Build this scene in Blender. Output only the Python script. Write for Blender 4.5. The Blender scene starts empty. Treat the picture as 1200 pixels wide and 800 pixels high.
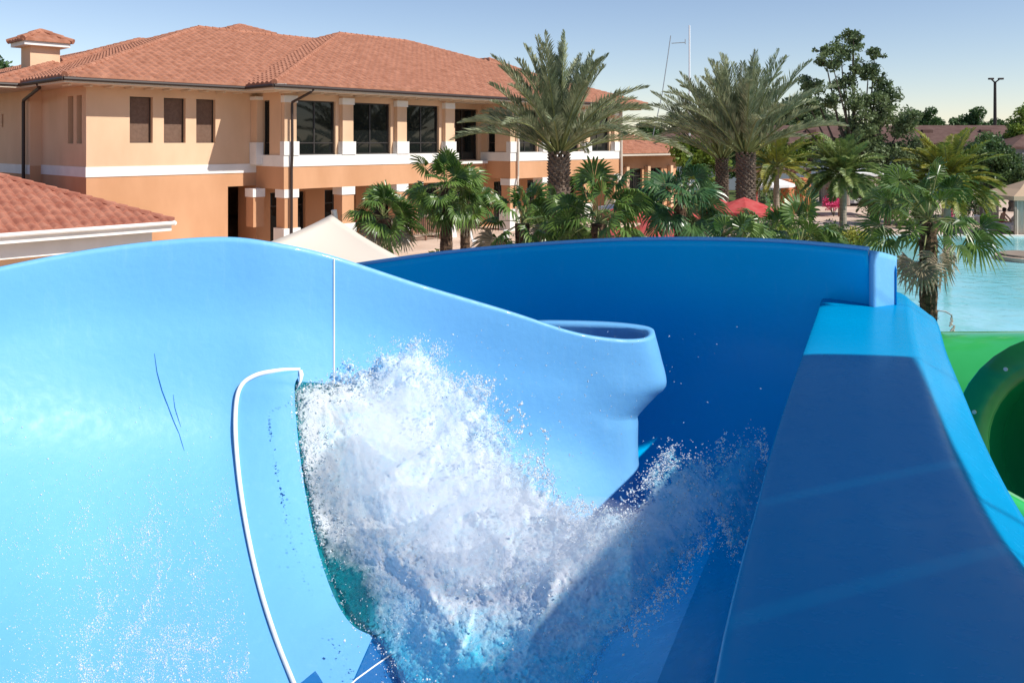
import bpy, bmesh, math, random
import numpy as np
from mathutils import Vector, Matrix, noise as mn
PI=math.pi; R=math.radians
sc=bpy.context.scene; C=sc.collection
F=970.0; HY=167.0; CZ=5.0
def P(px,py,d):            # a point seen at photo pixel (px,py) at a distance of d metres in front of the camera
    return Vector(((px-600)/F*d, d, CZ-(py-HY)/F*d))
# ------------------------------------------------------------------ camera, light
cam=bpy.data.cameras.new('camera'); co=bpy.data.objects.new('camera',cam); C.objects.link(co); sc.camera=co
co.location=(0,0,CZ); co.rotation_euler=(R(90),0,0)
cam.sensor_width=36; cam.lens=36*F/1200; cam.shift_y=-(400-HY)/1200; cam.clip_start=.05; cam.clip_end=2000
S=Vector((1.05,-.52,1.12)).normalized()
sun=bpy.data.lights.new('sun','SUN'); so=bpy.data.objects.new('sun',sun); C.objects.link(so)
sun.energy=4.6; sun.angle=R(.5); sun.color=(1,.95,.87); so.rotation_euler=S.to_track_quat('Z','Y').to_euler()
w=bpy.data.worlds.new('World'); sc.world=w; w.use_nodes=True
nt=w.node_tree; sky=nt.nodes.new('ShaderNodeTexSky'); sky.sky_type='NISHITA'; sky.sun_disc=False
sky.sun_elevation=math.asin(S.z); sky.sun_rotation=math.atan2(S.x,S.y); sky.air_density=1.0; sky.dust_density=.0; sky.ozone_density=2.2
bg=nt.nodes['Background']; bg.inputs[1].default_value=.108
tint=nt.nodes.new('ShaderNodeMixRGB'); tint.blend_type='MULTIPLY'; tint.inputs[0].default_value=1; tint.inputs[2].default_value=(1.0,.94,.98,1); nt.links.new(sky.outputs[0],tint.inputs[1]); nt.links.new(tint.outputs[0],bg.inputs[0])
sc.view_settings.view_transform='Standard'; sc.view_settings.look='None'; sc.view_settings.exposure=.3; sc.view_settings.gamma=1
sc.cycles.use_adaptive_sampling=True; sc.cycles.max_bounces=10; sc.cycles.transparent_max_bounces=12
# ------------------------------------------------------------------ materials
def mat(name,col,rough=.6,spec=.5,col2=None,scale=3,bump=0,bscale=20,metal=0,coat=0,transl=0,stretch=(1,1,1),detail=5,lo=.35,hi=.65,coord='Object',sheen=0):
    m=bpy.data.materials.new(name); m.use_nodes=True; n=m.node_tree; b=n.nodes['Principled BSDF']; L=n.links.new
    b.inputs['Base Color'].default_value=(*col,1); b.inputs['Roughness'].default_value=rough; b.inputs['Metallic'].default_value=metal
    b.inputs['Specular IOR Level'].default_value=spec; b.inputs['Coat Weight'].default_value=coat; b.inputs['Coat Roughness'].default_value=.08
    tc=n.nodes.new('ShaderNodeTexCoord'); mp=n.nodes.new('ShaderNodeMapping'); L(tc.outputs[coord],mp.inputs[0]); mp.inputs['Scale'].default_value=stretch
    if col2:
        t=n.nodes.new('ShaderNodeTexNoise'); t.inputs['Scale'].default_value=scale; t.inputs['Detail'].default_value=detail; L(mp.outputs[0],t.inputs[0])
        r=n.nodes.new('ShaderNodeValToRGB'); r.color_ramp.elements[0].position=lo; r.color_ramp.elements[1].position=hi
        r.color_ramp.elements[0].color=(*col,1); r.color_ramp.elements[1].color=(*col2,1); L(t.outputs[0],r.inputs[0]); L(r.outputs[0],b.inputs['Base Color'])
    if bump:
        t2=n.nodes.new('ShaderNodeTexNoise'); t2.inputs['Scale'].default_value=bscale; t2.inputs['Detail'].default_value=6; L(mp.outputs[0],t2.inputs[0])
        bn=n.nodes.new('ShaderNodeBump'); bn.inputs['Strength'].default_value=1; bn.inputs['Distance'].default_value=bump; L(t2.outputs[0],bn.inputs['Height']); L(bn.outputs[0],b.inputs['Normal'])
    if transl:
        tr=n.nodes.new('ShaderNodeBsdfTranslucent'); mx=n.nodes.new('ShaderNodeMixShader'); mx.inputs[0].default_value=transl
        if col2: L(r.outputs[0],tr.inputs[0])
        else: tr.inputs[0].default_value=(*col,1)
        L(b.outputs[0],mx.inputs[1]); L(tr.outputs[0],mx.inputs[2]); L(mx.outputs[0],n.nodes['Material Output'].inputs[0])
    return m
M={}
M['peach']=mat('peach_stucco',(.60,.40,.255),.9,.2,(.71,.485,.32),.55,.004,60,stretch=(1,1,.45))
M['orange']=mat('orange_stucco',(.50,.265,.14),.9,.2,(.60,.335,.19),.55,.004,60,stretch=(1,1,.45))
M['white']=mat('white_trim',(.78,.76,.72),.8,.3,(.70,.68,.64),1.2)
M['soffit']=mat('cream_soffit',(.62,.52,.40),.8,.2)
M['tile']=mat('terracotta_tile',(.30,.125,.075),.85,.2,(.45,.21,.135),2.4,.004,30,detail=8,lo=.3,hi=.7)
M['tile2']=mat('worn_terracotta_tile',(.30,.105,.068),.85,.2,(.42,.18,.12),2.4,.004,30,detail=10,lo=.36,hi=.64)
M['gutter']=mat('dark_brown_metal',(.035,.022,.018),.5,.4)
M['tanpipe']=mat('tan_metal',(.55,.48,.40),.5,.4)
M['glass']=mat('dark_window_glass',(.008,.010,.010),.03,.4)
M['frame']=mat('bronze_frame',(.03,.025,.022),.45,.5)
M['blind']=mat('brown_blind',(.13,.075,.05),.6,.3,(.16,.095,.065),8)
M['sail']=mat('cream_sail',(.86,.77,.65),.8,.2,transl=.25)
M['paving']=mat('sandy_paving',(.52,.38,.29),.9,.2,(.64,.50,.40),.5,.004,10,detail=8)
M['grassg']=mat('lawn_ground',(.06,.10,.03),.95,.1,(.12,.13,.05),.8,.01,20)
M['coping']=mat('white_coping',(.75,.72,.66),.7,.3,(.64,.61,.55),2)
M['trunk']=mat('palm_trunk',(.11,.08,.06),.95,.1,(.24,.18,.14),12,.02,25,stretch=(1,1,3))
M['smooth_trunk']=mat('ringed_trunk',(.25,.20,.16),.9,.1,(.36,.29,.23),5,.01,20,stretch=(.3,.3,4))
M['fibre']=mat('fibrous_trunk',(.035,.025,.018),.95,.1,(.19,.12,.08),7,.03,30,stretch=(1,1,2.5))
M['bark']=mat('bark',(.06,.05,.04),.95,.1,(.11,.09,.075),8,.02,20)
def leafm(name,a,b,sc_=3,tr=.3,rough=.5): return mat(name,a,rough,.45,b,sc_,transl=tr)
M['date']=leafm('date_palm_leaf',(.11,.15,.075),(.38,.41,.24),1.8)
M['fan']=leafm('fan_palm_leaf',(.035,.095,.018),(.16,.25,.05),2.5,.25,.32)
M['fan2']=leafm('bluish_fan_palm_leaf',(.03,.09,.028),(.10,.19,.06),2.5,.25,.3)
M['robe']=leafm('bright_palm_leaf',(.10,.17,.045),(.28,.34,.10),2)
M['queen']=leafm('golden_palm_leaf',(.10,.17,.03),(.36,.33,.05),.9)
M['oak']=leafm('oak_leaf',(.045,.085,.035),(.22,.29,.12),.9)
M['tree']=leafm('tree_leaf',(.03,.08,.026),(.12,.2,.06),.9)
M['lime']=leafm('lime_leaf',(.10,.18,.02),(.25,.33,.05),1.5)
M['shrub']=leafm('shrub_leaf',(.03,.075,.02),(.12,.18,.05),2)
M['yellow']=leafm('yellow_shrub_leaf',(.30,.32,.04),(.48,.45,.10),2)
M['pink']=mat('pink_petals',(.65,.04,.15),.7,.2,(.75,.12,.28),4)
M['dead']=mat('dry_frond',(.30,.25,.17),.8,.2,(.42,.36,.27),4,transl=.2)
M['petiole']=mat('petiole',(.20,.22,.08),.6,.3)
M['redc']=mat('red_canvas',(.50,.06,.06),.8,.2,(.58,.12,.11),3,transl=.15)
M['whitec']=mat('white_canvas',(.8,.79,.77),.8,.2,transl=.15)
M['wood']=mat('brown_wood',(.14,.07,.045),.8,.2,(.22,.12,.08),4)
M['wood2']=mat('weathered_wood',(.30,.24,.19),.85,.2,(.22,.17,.13),5)
M['pillar']=mat('orange_pillar',(.55,.20,.09),.85,.2)
M['brownroof']=mat('brown_shingle',(.10,.055,.045),.9,.2,(.135,.08,.065),1.5,.01,10)
M['greywall']=mat('grey_siding',(.22,.25,.29),.8,.2)
M['metal']=mat('grey_metal',(.4,.4,.4),.35,.5,metal=.7)
M['mast']=mat('white_metal',(.75,.77,.8),.5,.4)
M['tanroof']=mat('tan_canvas',(.50,.36,.24),.85,.2,transl=.1)
M['curtain']=mat('cream_curtain',(.62,.55,.46),.85,.2,(.52,.44,.36),6,stretch=(6,6,.3))
M['skin']=mat('skin',(.52,.28,.18),.6,.3)
M['redcloth']=mat('red_cloth',(.45,.05,.05),.8,.2)
M['hair']=mat('dark_hair',(.02,.012,.01),.6,.3)
M['green']=mat('green_fibreglass',(.03,.40,.09),.16,.5,(.05,.48,.13),.8,coat=.5)
M['greend']=mat('dark_green_fibreglass',(.012,.17,.035),.2,.5)
M['green2']=mat('mid_green_fibreglass',(.01,.30,.10),.16,.5)
M['greenp']=mat('pale_green_fibreglass',(.16,.42,.20),.3,.5)
M['black']=mat('black_rubber',(.02,.02,.02),.6,.3)
# ------------------------------------------------------------------ mesh helpers
class MB:
    def __init__(s): s.v=[]; s.f=[]
    def add(s,vs,fs):
        o=len(s.v); s.v+= [tuple(p) for p in vs]; s.f+=[tuple(i+o for i in f) for f in fs]; return s
    def quad(s,a,b,c,d): return s.add([a,b,c,d],[(0,1,2,3)])
    def obox(s,o,ax,ay,az):   # box from a corner and three edge vectors
        o=Vector(o);ax=Vector(ax);ay=Vector(ay);az=Vector(az)
        v=[o,o+ax,o+ax+ay,o+ay,o+az,o+ax+az,o+ax+ay+az,o+ay+az]
        if ax.cross(ay).dot(az)<0: f=[(0,1,2,3),(7,6,5,4),(4,5,1,0),(5,6,2,1),(6,7,3,2),(7,4,0,3)]
        else: f=[(3,2,1,0),(4,5,6,7),(0,1,5,4),(1,2,6,5),(2,3,7,6),(3,0,4,7)]
        return s.add(v,f)
    def box(s,c,sx,sy,sz,rz=0):
        c=Vector(c); a=Vector((math.cos(rz),math.sin(rz),0)); b=Vector((-a.y,a.x,0)); z=Vector((0,0,1))
        return s.obox(c-a*sx/2-b*sy/2-z*sz/2,a*sx,b*sy,z*sz)
    def tube(s,pts,rad,n=8,cap=True):
        pts=[Vector(p) for p in pts]; k=len(pts)
        if not hasattr(rad,'__len__'): rad=[rad]*k
        vs=[];fs=[]; pr=None
        for i,p in enumerate(pts):
            t=(pts[min(i+1,k-1)]-pts[max(i-1,0)]).normalized()
            if pr is None: pr=t.orthogonal().normalized()
            pr=(pr-t*pr.dot(t)).normalized(); q=t.cross(pr)
            for j in range(n):
                a=2*PI*j/n; vs.append(p+(pr*math.cos(a)+q*math.sin(a))*rad[i])
        for i in range(k-1):
            for j in range(n): fs.append((i*n+j,i*n+(j+1)%n,(i+1)*n+(j+1)%n,(i+1)*n+j))
        if cap: fs.append(tuple(range(n))[::-1]); fs.append(tuple((k-1)*n+j for j in range(n)))
        return s.add(vs,fs)
    def build(s,name,m,parent=None,smooth=False,solid=0,off=-1,bevel=0):
        me=bpy.data.meshes.new(name); me.from_pydata(s.v,[],s.f); me.materials.append(m if not isinstance(m,str) else M[m])
        if smooth: me.polygons.foreach_set('use_smooth',[True]*len(me.polygons))
        o=bpy.data.objects.new(name,me); C.objects.link(o)
        if parent:
            o.parent=parent; 
            q=parent; M4=Matrix.Identity(4); ch=[]
            while q: ch.append(q.matrix_basis.copy()); q=q.parent
            for m_ in ch[::-1]: M4=M4@m_
            me.transform(M4.inverted())
        if solid:
            d=o.modifiers.new('solid','SOLIDIFY'); d.thickness=solid; d.offset=off
        if bevel:
            d=o.modifiers.new('bev','BEVEL'); d.width=bevel; d.segments=2; d.limit_method='ANGLE'
        return o
def tag(o,label=None,cat=None,group=None,kind=None):
    if label:o['label']=label
    if cat:o['category']=cat
    if group:o['group']=group
    if kind:o['kind']=kind
    return o
def thing(name,label,cat,loc=(0,0,0),rz=0,group=None):
    o=bpy.data.objects.new(name,None); C.objects.link(o); o.location=loc; o.rotation_euler=(0,0,rz); o.empty_display_size=.3
    return tag(o,label,cat,group)
def dup(root,loc,rz=0,sca=1,label=None,group=None):
    r=root.copy(); C.objects.link(r); r.location=loc; r.rotation_euler=(0,0,rz); r.scale=(sca,sca,sca)
    if label:r['label']=label
    if group:r['group']=group
    for ch in list(root.children):
        c=ch.copy(); C.objects.link(c); c.parent=r
        for g in list(ch.children):
            d=g.copy(); C.objects.link(d); d.parent=c
    return r
def cr(p,t):   # Catmull-Rom through a list of vectors, t in 0..len-1
    n=len(p); i=min(int(t),n-2); f=t-i
    p1=p[i];p2=p[i+1]; p0=p[i-1] if i>0 else p1*2-p2; p3=p[i+2] if i+2<n else p2*2-p1
    return .5*((2*p1)+(p2-p0)*f+(2*p0-5*p1+4*p2-p3)*f*f+(3*p1-p0-3*p2+p3)*f*f*f)
def surf(cols,nu,nv,flip=False):   # smooth surface through columns of control points
    mb=MB(); cu=(len(cols)-1)*nu; cv=(len(cols[0])-1)*nv
    dense=[[cr(c,j/nv) for j in range(cv+1)] for c in cols]
    g=[[cr([d[j] for d in dense],i/nu) for j in range(cv+1)] for i in range(cu+1)]
    mb.v=[tuple(p) for r_ in g for p in r_]
    for i in range(cu):
        for j in range(cv):
            a=i*(cv+1)+j; q=(a,a+cv+1,a+cv+2,a+1); mb.f.append(q[::-1] if flip else q)
    mb.g=g; return mb
# ================================================================== GROUND, SKY SETTING
g=MB(); g.quad((-900,-60,-.03),(900,-60,-.03),(900,1500,-.03),(-900,1500,-.03)); tag(g.build('ground','grassg'),kind='structure')
g=MB(); 
pts=[(-40,-20),(60,-20),(75,60),(60,72),(30,78),(20,66),(-40,70)]
g.add([(x,y,0) for x,y in pts],[tuple(range(len(pts)))]); tag(g.build('patio','paving'),kind='structure')
# ------------------------------------------------------------------ pool
pool=[(17.0,43.2),(20,43.8),(30,43.3),(48,43),(60,35),(60,8),(6,8),(8,16),(10.3,23),(12.2,29),(13.8,34),(15,39)]
def ring(pts,off):
    n=len(pts); out=[]
    for i in range(n):
        a=Vector(pts[i-1]);b=Vector(pts[i]);c=Vector(pts[(i+1)%n])
        d1=(b-a).normalized();d2=(c-b).normalized(); nn=Vector((d1.y+d2.y,-(d1.x+d2.x))).normalized(); out.append(b-nn*off*(1 if AREA>0 else -1))
    return out
AREA=-1
outer=ring(pool,.45)
cb=Vector((30,25))
def away(p,q): return
g=MB(); n=len(pool)
# make sure the ring lies outside
if (outer[0]-cb).length<(Vector(pool[0])-cb).length: AREA=1; outer=ring(pool,.45)
for i in range(n):
    j=(i+1)%n; a,b,c,d=Vector(pool[i]),Vector(pool[j]),outer[j],outer[i]
    g.add([(a.x,a.y,.12),(b.x,b.y,.12),(c.x,c.y,.12),(d.x,d.y,.12),(a.x,a.y,.0),(b.x,b.y,.0),(c.x,c.y,0),(d.x,d.y,0)],[(0,1,2,3),(4,5,1,0),(2,6,7,3)])
tag(g.build('pool_kerb','coping'),kind='structure')
wm=mat('pool_water',(.13,.50,.52),.06,.5,(.30,.66,.72),.13,.03,1.8,detail=3,lo=.4,hi=.6)
g=MB(); g.add([(x,y,.04) for x,y in pool],[tuple(range(n))]); tag(g.build('pool_water',wm),kind='structure')
# ================================================================== BUILDING
U=Vector((.680,.733,0)).normalized(); N=Vector((-U.y,U.x,0)); O=Vector((-9.91,36,CZ))
def Lc(t,s,z): return O+U*t+N*s+Vector((0,0,z))
def t_at(px,s):
    r=(px-600)/F; p=Lc(0,s,0); return (p.y*r-p.x)/(U.x-U.y*r)
def z_at(px,py,s):
    t=t_at(px,s); return -(py-HY)/F*Lc(t,s,0).y
Z=Vector((0,0,1))
def lbox(mb,t0,t1,s0,s1,z0,z1): mb.obox(Lc(t0,s0,z0),U*(t1-t0),N*(s1-s0),Z*(z1-z0)); return mb
def wallpiece(mb,p0,d,length,z0,z1,ops,nrm,depth=.28):
    """a wall face in direction d with window openings (a0,a1,b0,b1); reveals run inwards by depth against nrm"""
    xs=sorted(set([0,length]+[v for o in ops for v in o[:2]])); zs=sorted(set([z0,z1]+[v for o in ops for v in o[2:]]))
    def pt(a,z): return p0+d*a+Z*z
    for i in range(len(xs)-1):
        for j in range(len(zs)-1):
            xm=(xs[i]+xs[i+1])/2; zm=(zs[j]+zs[j+1])/2
            if any(o[0]<xm<o[1] and o[2]<zm<o[3] for o in ops): continue
            mb.quad(pt(xs[i],zs[j]),pt(xs[i+1],zs[j]),pt(xs[i+1],zs[j+1]),pt(xs[i],zs[j+1]))
    for a0,a1,b0,b1 in ops:
        k=-nrm*depth
        for (x0,y0,x1,y1) in ((a0,b0,a1,b0),(a1,b0,a1,b1),(a1,b1,a0,b1),(a0,b1,a0,b0)):
            mb.quad(pt(x0,y0),pt(x1,y1),pt(x1,y1)+k,pt(x0,y0)+k)
bld=thing('main_building','large two storey peach and orange stucco building with hipped terracotta roof','building',Lc(0,0,-5))
def window(p0,d,a0,a1,z0,z1,nrm,mull=(.5,),trans=(.22,),depth=.25,pane='glass',parent=None,fw=.06):
    """dark frame with mullions and a pane, set back in its opening"""
    parent=parent or bld
    q=p0-nrm*depth; f=MB()
    def bar(x0,x1,y0,y1,t=.06): f.obox(q+d*x0+Z*y0,d*(x1-x0),nrm*t,Z*(y1-y0))
    bar(a0,a1,z0,z0+fw);bar(a0,a1,z1-fw,z1);bar(a0,a0+fw,z0+fw,z1-fw);bar(a1-fw,a1,z0+fw,z1-fw)
    for m_ in mull: x=a0+(a1-a0)*m_; bar(x-fw/2,x+fw/2,z0+fw,z1-fw,.05)
    for m_ in trans: y=z0+(z1-z0)*m_; bar(a0+fw,a1-fw,y-fw/2,y+fw/2,.045)
    o=f.build('window','frame',parent)
    g=MB(); g.quad(q+d*a0+Z*z0+nrm*.012,q+d*a1+Z*z0+nrm*.012,q+d*a1+Z*z1+nrm*.012,q+d*a0+Z*z1+nrm*.012); g.build('pane',pane,o)
    return o
nF=-N; nS=-U
# left wing front
SW=2.3; tl=t_at(101,SW); P0=Lc(tl,SW,0); W0=-tl+.0
ops=[]
for a,b in ((152,179),(192,217.5),(230,252.5)):
    ops.append((t_at(a,SW)-tl,t_at(b,SW)-tl,-.02,1.86))
up=MB(); wallpiece(up,P0,U,W0,-1.0,2.25,ops,nF)
low=MB(); rt=t_at(267,SW)-tl; wallpiece(low,P0,U,W0,-5,-1.0,[(rt,W0-.02,-4.95,-1.95)],nF,1.6)
for a0,a1,b0,b1 in ops: window(P0,U,a0,a1,b0,b1,nF,(),(),.26,'blind',fw=.03)
# left side wall
ws=[(2.3,3.05,-.05,1.86),(3.4,4.15,-.05,1.86)]
ws=[(.45,1.0,-.05,1.86),(1.35,1.95,-.05,1.86)]
wallpiece(up,P0,N,5,-1.0,2.25,ws,nS)
for a0,a1,b0,b1 in ws: window(P0,N,a0,a1,b0,b1,nS,(),(),.26,'blind',fw=.03)
wallpiece(low,P0,N,5,-5,-1.0,[],nS)
P1=P0+N*5-U*.45
up.quad(P0+N*5-Z*1,P1-Z*1,P1+Z*2.25,P0+N*5+Z*2.25); low.quad(P0+N*5-Z*5,P1-Z*5,P1-Z*1,P0+N*5-Z*1)
wallpiece(up,P1,N,5.6,-1.0,2.25,[(3.6,3.85,.7,1.3)],nS); wallpiece(low,P1,N,5.6,-5,-1.0,[],nS)
P2=P1+N*5.6-U*.9
up.quad(P1+N*5.6-Z*1,P2-Z*1,P2+Z*2.25,P1+N*5.6+Z*2.25); low.quad(P1+N*5.6-Z*5,P2-Z*5,P2-Z*1,P1+N*5.6-Z*1)
wallpiece(up,P2,N,9,-1.0,2.25,[],nS); wallpiece(low,P2,N,9,-5,-1.0,[],nS)
band=MB(); lbox(band,tl-.03,-.0,SW-.03,SW+.1,-1.36,-.96); lbox(band,tl-.03,tl+.1,SW+.1,SW+5,-1.36,-.96); lbox(band,tl-.48,tl-.3,SW+5.02,SW+10.6,-1.36,-.96)
# blocks A and B
def block(t0,t1,cols,gcols,wsc):
    p0=Lc(t0,.25,0); ops=[]
    for i in range(len(cols)-1):
        a=cols[i]-t0+.42; b=cols[i+1]-t0-.42; ops.append((a,b-.1,-.56,1.88))
    wallpiece(up,p0,U,t1-t0,-.56,2.25,ops,nF,.2)
    for o in ops: window(p0,U,*o,nF,(.5,),(.22,),.2)
    # side face with a narrow window
    so_=(.95,1.55,-.56,1.88); q0=Lc(t0,.25,0); wallpiece(up,q0-N*0,N,2.05,-.56,2.25,[so_],nS,.2); window(q0,N,*so_,nS,(),(.22,),.18)
    white.append((t0-.06,t1,-.06,.45,-1.06,-.56)); white.append((t0-.06,t0+.4,.45,2.3,-1.06,-.56))
    org.append((t0-.03,t1,-.03,2.3,-2.05,-1.06))
    for i,c in enumerate(cols):
        cm=MB(); lbox(cm,c-.3,c+.3,-.0,.24,0.04,1.75); co_=cm.build('column','peach',bld)
        cp=MB(); lbox(cp,c-.34,c+.34,-.05,.24,1.75,2.05); cp.build('capital','white',co_)
        cs=MB(); lbox(cs,c-.38,c+.38,-.1,.24,-.56,.04); cs.build('plinth','white',co_)
        bk=MB(); lbox(bk,c-.3,c+.3,0,.24,2.05,2.25); bk.build('lintel','peach',co_)
    for i,c in enumerate(gcols):
        cm=MB(); lbox(cm,c-.33,c+.33,.0,.66,-3.75,-2.42); co_=cm.build('column','orange',bld)
        cp=MB(); lbox(cp,c-.37,c+.37,-.04,.7,-2.42,-2.05); cp.build('capital','white',co_)
        pl=MB(); lbox(pl,c-.42,c+.42,-.09,.75,-5,-3.75); pl.build('plinth','white',co_)
white=[];org=[]
block(0,10.4,[.32,3.37,6.6,9.8],[.35,3.37,6.6,9.8],0)
tB=t_at(598,0); tE=t_at(727,0)
cB=[tB+.3,t_at(640,0),t_at(688,0),tE-.35]
block(tB,tE,cB,cB,0)
# the recess between the blocks
p0=Lc(10.4,2.3,0); oo=[(.3,1.3,-1.0,1.9),(1.5,tB-10.4-.3,-1.0,1.9)]
wallpiece(up,p0,U,tB-10.4,-1.06,2.25,oo,nF); 
for o in oo: window(p0,U,*o,nF,(.5,),(),.2)
white.append((10.4,tB-.07,1.7,2.25,-1.2,-1.06)); org.append((10.4,tB-.04,1.9,2.29,-2.05,-1.2))
sb=MB(); 
for a in white: lbox(sb,*a)
sb.build('parapet','white',bld)
ob=MB()
for a in org: lbox(ob,*a)
ob.build('floor_beam','orange',bld)
# side column pair on the left recess
for s_ in (1.2,):
    cm=MB(); lbox(cm,-.62,-.1,1.5,2.1,-3.75,-2.42); c_=cm.build('column','orange',bld)
    cp=MB(); lbox(cp,-.66,-.06,1.46,2.14,-2.42,-2.05); cp.build('capital','white',c_)
cm=MB(); lbox(cm,-.3,-.001,1.75,2.28,-.0,1.9); c_=cm.build('column','peach',bld)
cp=MB(); lbox(cp,-.36,-.001,1.7,2.28,-1.0,.0); cp.build('plinth','white',c_); cp=MB(); lbox(cp,-.34,-.001,1.72,2.28,1.9,2.05); cp.build('capital','white',c_)
# ground floor inner wall with glass bays
p0=Lc(0,2.8,0); ops=[]; x=1.0
while x<tE-1.5:
    ops.append((x,x+1.9,-5+.02,-2.35)); x+=3.0
wallpiece(low,p0,U,tE,-5,-2.0,ops,nF,.3)
for o in ops: window(p0,U,*o,nF,(.33,.66),(.75,),.25)
low.build('wall','orange',bld); up.build('wall','peach',bld); band.build('band_course','white',bld)
fl=MB(); lbox(fl,-2,tE+2,-3,2.8,-4.999,-4.96); fl.build('terrace','paving',bld)
# interior floors so that no light leaks: back walls
bw=MB(); lbox(bw,-9,26,21,21.2,-5,2.2); bw.build('wall','peach',bld); bw=MB(); lbox(bw,tE-.2,tE,.3,21,-5,2.25); bw.build('wall','peach',bld)
# soffits, gutters
sf=MB(); lbox(sf,-8.5,-1.2,1.1,20,2.22,2.30); lbox(sf,-1.2,tE+1.4,-1.2,20,2.21,2.29); lbox(sf,-9.6,-8.5,6,20,2.225,2.295); sf.build('soffit','soffit',bld)
for k in range(10):
    br=MB(); t=-8.2+k*.78; lbox(br,t,t+.1,1.6,2.28,2.14,2.21); br.build('rafter_tail','soffit',bld)
for k in range(36):
    br=MB(); t=-.9+k*.78; lbox(br,t,t+.1,-.7,.2,2.13,2.205); br.build('rafter_tail','soffit',bld)
gu=MB()
def gut(a,b):
    a=Vector(a);b=Vector(b); gu.tube([a,b],.075,8)
gz=2.36
for a,b in (((-8.55,1.05),(-1.25,1.05)),((-1.25,1.05),(-1.25,-1.25)),((-1.25,-1.25),(tE+1.4,-1.25)),((-8.55,1.05),(-8.55,6)),((-8.55,6),(-9.6,6)),((-9.6,6),(-9.6,20))):
    gut(Lc(*a,gz),Lc(*b,gz))
gu.build('gutter','gutter',bld)
fa=MB(); lbox(fa,-8.5,-1.2,1.1,1.14,2.29,2.46); lbox(fa,-1.2,tE+1.4,-1.2,-1.16,2.29,2.46); lbox(fa,-8.5,-8.46,1.14,6,2.29,2.46); lbox(fa,-1.2,-1.16,-1.16,1.1,2.29,2.46); fa.build('fascia','white',bld)
def pipe(pts,m='gutter',r=.06):
    q=MB(); q.tube([Lc(*p) for p in pts],r,8); q.build('downpipe',m,bld)
pipe([(-8.5,4.0,2.3),(-8.4,4.1,2.15),(tl-.6,5.3+SW,1.8),(tl-.6,5.35+SW,1.7),(tl-.6,5.35+SW,-3.2)],r=.07)
pipe([(.7,-1.2,2.3),(.6,-1.1,2.15),(.28,-.2,1.75),(.28,-.18,1.6),(.28,-.2,-.4),(.28,-.14,-1.2),(.28,-.14,-4.9)])
pipe([(tB+.5,-.15,2.2),(tB+.5,-.15,-1.9),(tB+.4,-.2,-2.2),(tB+.4,-.12,-4.9)],'tanpipe')
pipe([(tE-.1,-.15,2.2),(tE-.1,-.15,-2.2),(tE-.5,-.15,-2.6)],'tanpipe',.08)
# ------------------------------------------------------------------ tiled roofs
def tile_plane(E,a,b,length,depth,slope,z0,cuts,per=.36,amp=.085,course=.42,ns=7):
    """corrugated tiles over one roof slope: E eave start (xy), a along the eave, b up the slope; cuts = (point, normal) half planes to keep"""
    n1=max(2,int(length/per*ns)); m1=max(1,int(depth/course))
    xs=np.linspace(0,length,n1+1); ph=2*PI*xs/per; h=amp*np.power(.5+.5*np.cos(ph),.65)
    q=[]
    for k in range(m1+1):
        q.append((k*course,.035)); q.append(((k+1)*course-.001,0.0))
    V=[]
    for (qq,dz) in q:
        base=z0+slope*qq+dz
        for i in range(n1+1): V.append((E.x+a.x*xs[i]+b.x*qq,E.y+a.y*xs[i]+b.y*qq,base+h[i]))
    k=n1+1; Fs=[(j*k+i,j*k+i+1,(j+1)*k+i+1,(j+1)*k+i) for j in range(len(q)-1) for i in range(n1)]
    # front lip at the eave
    o=len(V); V+=[(V[i][0],V[i][1],z0-.05) for i in range(k)]; Fs+=[(o+i,o+i+1,i+1,i) for i in range(n1)]
    me=bpy.data.meshes.new('t'); me.from_pydata(V,[],Fs); bm=bmesh.new(); bm.from_mesh(me); bpy.data.meshes.remove(me)
    for pt,nr in cuts:
        geo=bm.verts[:]+bm.edges[:]+bm.faces[:]
        bmesh.ops.bisect_plane(bm,geom=geo,plane_co=pt,plane_no=nr,clear_outer=True,dist=1e-5)
    bm.verts.index_update(); vs=[v.co[:] for v in bm.verts]; fs=[tuple(v.index for v in f.verts) for f in bm.faces]; bm.free(); return vs,fs
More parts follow.
